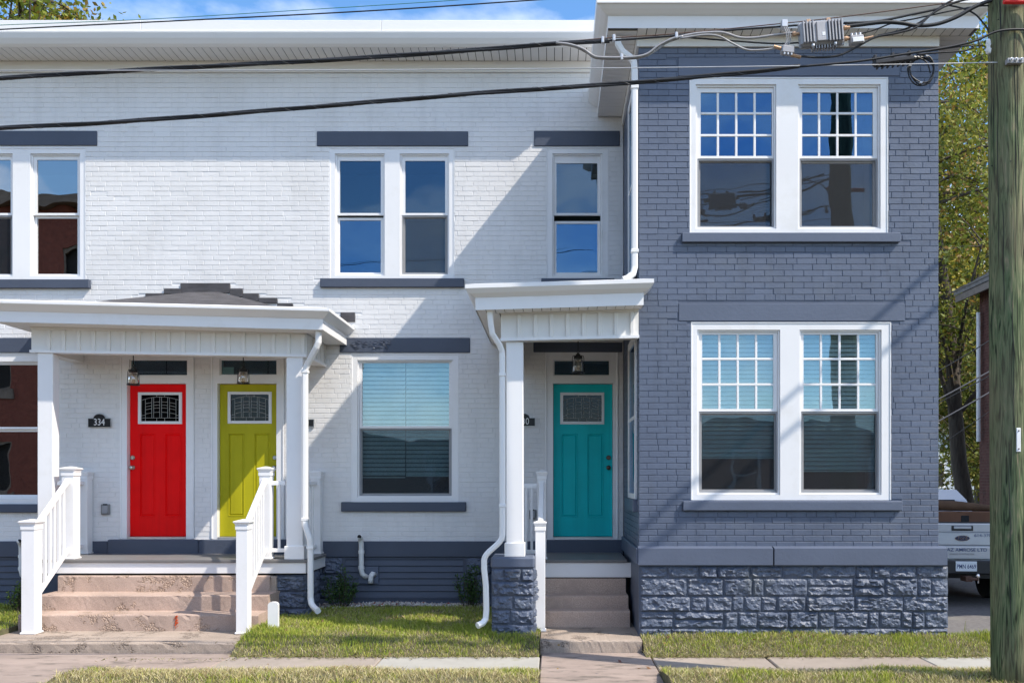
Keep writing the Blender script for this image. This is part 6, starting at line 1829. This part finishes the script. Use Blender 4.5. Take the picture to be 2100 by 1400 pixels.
MB().lathe((.16, 0, -.012), [(.024, 0), (.018, .02), (.02, .03), (.014, .05), (.016, .06), (.01, .09)], 10, 'x').build('cable_boot', M_RUBBER, spl, local=True)
for x in (-.17, -.02, .12): MB().box(x-.012, x+.012, -.03, .03, .012, .05, .004).build('clamp', M_RUBBER, spl, local=True)
coil = thing('cable_coil', 'round black coil of spare cable hanging under the splice closure', 'cable coil', P(1886, 148, YP-.05))
rnd = random.Random(9)
for k in range(3):
    mb = MB(); q = []
    rx, rz = X(1912, YP)-X(1886, YP)+rnd.uniform(-.006, .006), (Zc(120, YP)-Zc(176, YP))/2+rnd.uniform(-.006, .006)
    cx, cz2 = X(1886, YP)+rnd.uniform(-.006, .006), Zc(148, YP)+rnd.uniform(-.006, .006)
    for i in range(25): a = 2*math.pi*i/24; q.append((cx+rx*math.cos(a), YP-.05+k*.009, cz2+rz*math.sin(a)+.012*math.sin(2*a+k)))
    mb.tube(q, .0062, 6, False); mb.build('loop', M_RUBBER, coil, smooth=True)
for a in (1.2, 2.9, 4.6):
    cx = X(1886, YP)+(X(1912, YP)-X(1886, YP))*math.cos(a); cz2 = Zc(148, YP)+(Zc(120, YP)-Zc(176, YP))/2*math.sin(a)
    MB().box(cx-.012, cx+.012, YP-.065, YP-.015, cz2-.007, cz2+.007, .003).build('tie', M_STEELWIRE, coil)
cable('overhead_cable', 'thin black lead from the splice closure into the coil', [(1862, 121), (1880, 118), (1900, 128), (1908, 150)], .006, M_RUBBER, -.05)

# ================================================================== PICKUP TRUCK
TX, TY = X(1974, 1.8), 1.8
truck = thing('pickup_truck', 'silver pickup truck with a loaded bed parked in the driveway behind the pole', 'truck', (TX, TY, -0.265))
truck.rotation_euler = (math.radians(-1.3), 0, math.radians(-6))
def tl_(mb, name, m, parent=None, smooth=False): return mb.build(name, m, parent or truck, smooth, local=True)
HWT = 0.98
b = MB()
b.box(-HWT, -HWT+.10, .03, 2.05, .62, 1.25, .03).box(HWT-.10, HWT, .03, 2.05, .62, 1.25, .03).box(-HWT+.1, HWT-.1, .03, 2.05, .66, .76)
tl_(b, 'cargo_bed', M_CARSILVER)
tgp = [(0.07, .70), (0.07, 1.255), (0.0, 1.255), (-.012, 1.235), (-.012, 1.125), (.006, 1.112), (-.006, 1.10), (-.010, .925), (.014, .905), (-.002, .882), (-.004, .71), (0.01, .70)]
tg2 = MB(); tg2.prism_x(tgp, -HWT+.13, HWT-.13); gate = tl_(tg2, 'tailgate', M_CARSILVER)
tl_(MB().box(-.16, .16, -.02, -.0125, 1.135, 1.215, .008), 'handle_recess', M_CARDARK, gate)
tl_(MB().box(-.13, .13, -.034, -.0205, 1.165, 1.205, .008), 'tailgate_handle', M_CARSILVER, gate)
tl_(MB().box(-HWT+.14, HWT-.14, -.013, .06, 1.2555, 1.272, .006), 'gate_cap', M_CARDARK, gate)
em = MB(); N_ = 28
def oval(mb, cx, cz, a, b_, y0, y1):
    ring = [(cx+a*math.cos(2*math.pi*i/N_), cz+b_*math.sin(2*math.pi*i/N_)) for i in range(N_)]
    mb.prism_y(ring, y0, y1); return mb
tl_(oval(MB(), 0, 1.022, .108, .044, -.018, -.009), 'emblem_rim', M_CHROME, gate)
emb = tl_(oval(MB(), 0, 1.022, .100, .037, -.0205, -.0182), 'emblem', mat('emblem_blue', (0.012, 0.025, 0.075), 0.3), gate)
text_obj('emblem_script', 'Ford', .060, M_CHROME, (0, -.0215, 1.024), gate, sx=1.25, extrude=.001, local=True)
text_obj('lettering', 'AZ AMROSE LTD', .070, M_BLUEPRINT, (.07, -.0065, .842), gate, sx=1.12, extrude=.0005, bold=.0006, local=True)
text_obj('lettering', 'GENERAL CONTRACTOR', .034, M_BOXGREY, (-.01, -.0068, .778), gate, sx=.95, extrude=.0005, local=True)
text_obj('lettering', '614-370', .066, M_BLUEPRINT, (.300, -.0125, 1.065), gate, sx=1.15, extrude=.0005, local=True)
for s in (-1, 1):
    tl_(MB().box(s*(HWT-.125), s*(HWT+.005), -.01, .10, .78, 1.2, .015), 'tail_lamp', M_REDLAMP)
    tl_(MB().box(s*.42, s*(HWT+.01), -.16, -.02, .52, .70, .03), 'bumper_end', M_CHROME)
bp_ = tl_(MB().box(-.42, .42, -.17, -.02, .48, .69, .02), 'bumper', M_CARDARK)
pl = tl_(MB().box(-.155, .155, -.182, -.171, .528, .678, .004), 'licence_plate', M_PLATE, bp_)
text_obj('plate_number', 'PMN 6469', .088, M_BLUEPRINT, (0, -.183, .598), bp_, sx=.74, extrude=.0006, bold=.001, local=True)
tl_(MB().box(-.05, .05, -.30, -.05, .38, .46, .006), 'hitch_receiver', M_RUST)
tl_(MB().lathe((.13, -.30, .45), [(.012, -.09), (.012, -.01), (.03, .0), (.032, .02), (.02, .045), (.005, .052)], 10), 'tow_ball', M_CHROME)
tl_(MB().tube([(0, -.29, .42), (.13, -.3, .42)], .022, 8), 'hitch_bar', M_RUST)
for s in (-1, 1):
    for yy in (1.15, 4.75):
        wh = tl_(MB().lathe((s*.83, yy, .39), [(.27, -.14), (.375, -.13), (.39, -.09), (.39, .09), (.375, .13), (.27, .14)], 26, 'x'), 'wheel', M_TYRE)
        tl_(MB().lathe((s*.83, yy, .39), [(.06, -.125), (.23, -.125), (.262, -.138), (.262, .138), (.23, .125), (.06, .125)], 18, 'x'), 'rim', M_ALU, wh)
cabp = [(2.1, .55), (2.1, 1.25), (2.25, 1.62), (2.55, 1.80), (3.5, 1.80), (3.9, 1.66), (4.45, 1.22), (5.75, 1.12), (5.9, .95), (5.9, .5), (5.2, .5), (4.3, .5)]
cb = MB(); n = len(cabp)
for s in (-1, 1): cb.v += [(s*(HWT-.02 if z < 1.3 else HWT-.02-(z-1.25)*.38), y, z) for y, z in cabp]
cb.f = [(i, (i+1) % n, n+(i+1) % n, n+i) for i in range(n)] + [tuple(reversed(range(n))), tuple(range(n, 2*n))]
cab = tl_(cb, 'cab', M_CARSILVER)
tl_(MB().quad((-.7, 2.135, 1.32), (.7, 2.135, 1.32), (.62, 2.245, 1.62), (-.62, 2.245, 1.62)), 'rear_window', M_DARK, cab)
tl_(MB().box(-.9, .9, 2.0, 2.06, 1.50, 1.54, .01).box(-.9, -.86, 2.0, 2.06, 1.24, 1.50).box(.86, .9, 2.0, 2.06, 1.24, 1.50), 'cargo_rack', M_CARDARK)
tl_(MB().box(-.75, .75, .1, 5.6, .40, .56), 'chassis', M_CARDARK)
def in_bed(x, y, z): return tuple(truck.matrix_basis @ Vector((x, y, z)))
bx = thing('cardboard_box', 'brown cardboard box lying in the truck bed', 'box', in_bed(.1, .75, .765)); bx.rotation_euler = truck.rotation_euler
MB().box(-.62, .6, -.35, .35, 0, .66, .012).build('carton', M_CARTON, bx, local=True)
MB().box(-.03, .03, -.353, .353, .655, .664, .001).build('tape', M_TARP, bx, local=True)
MB().box(.02, .14, -.356, -.3505, .50, .60, .004).build('hand_hole', M_DARK, bx, local=True)
ct = thing('cloth_roll', 'brown rolled cloth lying on the cardboard box in the truck bed', 'cloth', in_bed(.1, .78, 1.43)); ct.rotation_euler = truck.rotation_euler
cr_ = MB(); cr_.tube(smooth_path([(-.62, 0, .06), (-.35, .02, .09), (0, 0, .085), (.3, .01, .07), (.62, -.02, .045)], 6), [.05, .07, .085, .09, .09, .09, .085, .09, .09, .088, .085, .085, .085, .083, .08, .078, .075, .072, .07, .066, .06, .058, .056, .052, .045], 10)
cr_.build('roll', M_TARP, ct, smooth=True, local=True)

# ================================================================== NEIGHBOURING BUILDINGS
nb_ = thing('brick_house', 'dark red brick house with grey shingle roof across the driveway, mostly hidden by the pole', 'house', (14.0, 4.0, -0.5))
x0, x1, y0, y1 = 10.53, 19.0, -1.5, 10.3
gz0, eavez = -0.9, 6.30
nw = MB().box(x0, x1, y0, y1, gz0, eavez).build('wall', M_MORTAR, nb_)
r9 = random.Random(2); br = MB(); z = gz0; k = 0
while z < eavez:
    y = y0-(.11 if k % 2 else 0)
    while y < y1:
        a, b2 = max(y, y0), min(y+.213, y1)
        if b2-a > .03: brick_solid(br, a, b2, z, z+.075, lambda u, q, d: (x0-.005-d, y0+y1-u, q), r9.uniform(-.002, .003), r9)
        y += .213
    z += .075; k += 1
o = br.build('brickwork', M_DARKBRICK, nw); o['kind'] = 'stuff'
rx_, ov2, th_ = 14.8, .40, .10
ridge = eavez+.56*(rx_-x0+ov2)
pf = [(x0-ov2, eavez+.02), (rx_, ridge), (x1+ov2, eavez+.02), (x1+ov2, eavez+.02+th_), (rx_, ridge+th_), (x0-ov2, eavez+.02+th_)]
MB().prism_y(pf, y0-.5, y1+.55).build('roof', M_GREYSHINGLE, nb_)
for q in range(16):
    u = q/16; xa = x0-ov2-.02+u*(rx_-x0+ov2); za = eavez+.02+th_+u*(ridge-eavez-.02)
    MB().box(xa, xa+.34, y0-.52, y1+.57, za-.002, za+.02).build('shingle_course', M_GREYSHINGLE, nb_) if q < 12 else None
MB().prism_y([(x0, eavez), (x1, eavez), (rx_, ridge-.12)], y0+.01, y1-.01).build('gable', M_REDBRICK, nb_)
MB().box(x0-ov2+.02, x0-ov2+.06, y0-.48, y1+.5, eavez-.16, eavez+.015, .004).build('eave_board', M_WOODTRIM, nb_)
MB().box(x0-ov2+.061, x0-.001, y0-.48, y1+.5, eavez-.02, eavez-.002).build('eave_soffit', M_WOODTRIM, nb_)
MB().tube([(x0-.10, y1-.15, Zc(640, 10.1)), (x0-.10, y1-.15, Zc(905, 10.1))], .05, 8).build('downspout', M_TRIM, nb_)
fh = thing('siding_house', 'pale blue grey house glimpsed through the trees beyond the truck', 'house', (24, 42, -0.6))
MB().box(17, 27, 42, 50, -1.0, 4.6).build('wall', M_SIDING, fh)
for k in range(18): MB().box(17, 27, 41.975, 42.0-.001, -.4+k*.27, -.4+k*.27+.25).build('siding_board', M_SIDING, fh)
MB().prism_x([(41.6, 4.55), (46, 7.0), (50.4, 4.55), (50.4, 4.7), (46, 7.15), (41.6, 4.7)], 16.6, 27.4).build('roof', M_GREYSHINGLE, fh)
for xx in (19.2, 22.4): 
    w_ = MB().box(xx, xx+1.0, 41.93, 41.97, 1.2, 2.8).build('window', M_TRIM, fh); MB().box(xx+.1, xx+.9, 41.915, 41.929, 1.3, 2.7).build('pane', M_DARK, w_)
# the red brick house across the street that the left windows mirror
oh = thing('brick_house', 'red brick house across the street mirrored in the leftmost windows', 'house', (-24, -24, 0))
ohb = MB(); 
wins = [(xx, xx+1.1, zz, zz+2.0) for xx in (-29.5, -26.5, -23.0, -19.8) for zz in (1.2, 5.2, 9.0)]
ohb.rect_holes(-31, -17.2, -0.4, 12.6, wins, 0, -0.3)
ohb.v = [(x, -24+(-y if y else 0.0), z) for x, y, z in ohb.v]
ohb.v = [(x, -24-abs(y+24), z) for x, y, z in ohb.v]
ow = ohb.build('wall', M_REDBRICK, oh)
MB().box(-31, -17.2, -34, -24.31, -.4, 12.6).build('core', M_DARK, oh)
for (a, b2, c, d) in wins:
    f_ = MB(); f_.rect_holes(a, b2, c, d, [(a+.08, b2-.08, c+.08, d-.08)], 0, .1); f_.v = [(x, -24.05-y, z) for x, y, z in f_.v]
    wf = f_.build('window', M_WOODTRIM, oh)
    MB().box(a-.15, b2+.15, -24.1, -23.93, c-.15, c-.002).build('sill', M_WOODTRIM, oh)
MB().box(-31.3, -16.9, -34.3, -23.6, 12.61, 13.0).build('cornice', M_WOODTRIM, oh)

# two made-up houses across the street, low enough to darken only lower window reflections
def reflection_house(label, x0, x1, ym, h, rise, m, seed):
    t = thing('siding_house', label, 'house', ((x0+x1)/2, ym, -.2), None)
    ws = []
    n = 3
    for i in range(n):
        cx = x0+(x1-x0)*(i+.5)/n
        for zz in (1.0, 4.0):
            if zz+1.7 < h: ws.append((cx-.5, cx+.5, zz, zz+1.7))
    wb = MB(); wb.rect_holes(x0, x1, -.4, h, ws, 0, .3); wb.v = [(x, ym-y, z) for x, y, z in wb.v]
    wb.build('wall', m, t)
    MB().box(x0+.01, x1-.01, ym-8, ym-.32, -.4, h).build('core', M_DARK, t)
    for (a, b, c, d) in ws:
        f = MB(); f.rect_holes(a-.1, b+.1, c-.1, d+.1, [(a, b, c, d)], 0, .06); f.v = [(x, ym+.062-y, z) for x, y, z in f.v]
        w_ = f.build('window', M_TRIM, t)
        MB().box(a, b, ym-.14, ym-.13, c, d).build('pane', M_GLASS_DIM, w_); MB().box(a, b, ym-.10, ym-.04, (c+d)/2-.03, (c+d)/2+.03).build('meeting_rail', M_TRIM, w_)
    mx_ = (x0+x1)/2
    MB().prism_y([(x0-.5, h-.2), (mx_, h+rise), (x1+.5, h-.2), (x1+.5, h-.05), (mx_, h+rise+.16), (x0-.5, h-.05)], ym-8.4, ym+.5).build('roof', M_GREYSHINGLE, t)
    MB().prism_y([(x0, h), (x1, h), (mx_, h+rise-.15)], ym-.3, ym-.01).build('gable', m, t)
M_TANSIDING = mat('tan_siding', (0.34, 0.30, 0.25), 0.7, 0.05, 2.0)
M_DULLBRICK = mat('dull_brick', (0.20, 0.10, 0.075), 0.85, 0.2, 8.0)
reflection_house('low tan sided bungalow across the street added to darken the centre window reflection', -16.0, -2.2, -24.0, 2.9, 0.8, M_TANSIDING, 1)
reflection_house('low dull brick bungalow across the street added to darken the grey wing reflections', -0.6, 14.5, -24.5, 3.0, 0.8, M_DULLBRICK, 2)
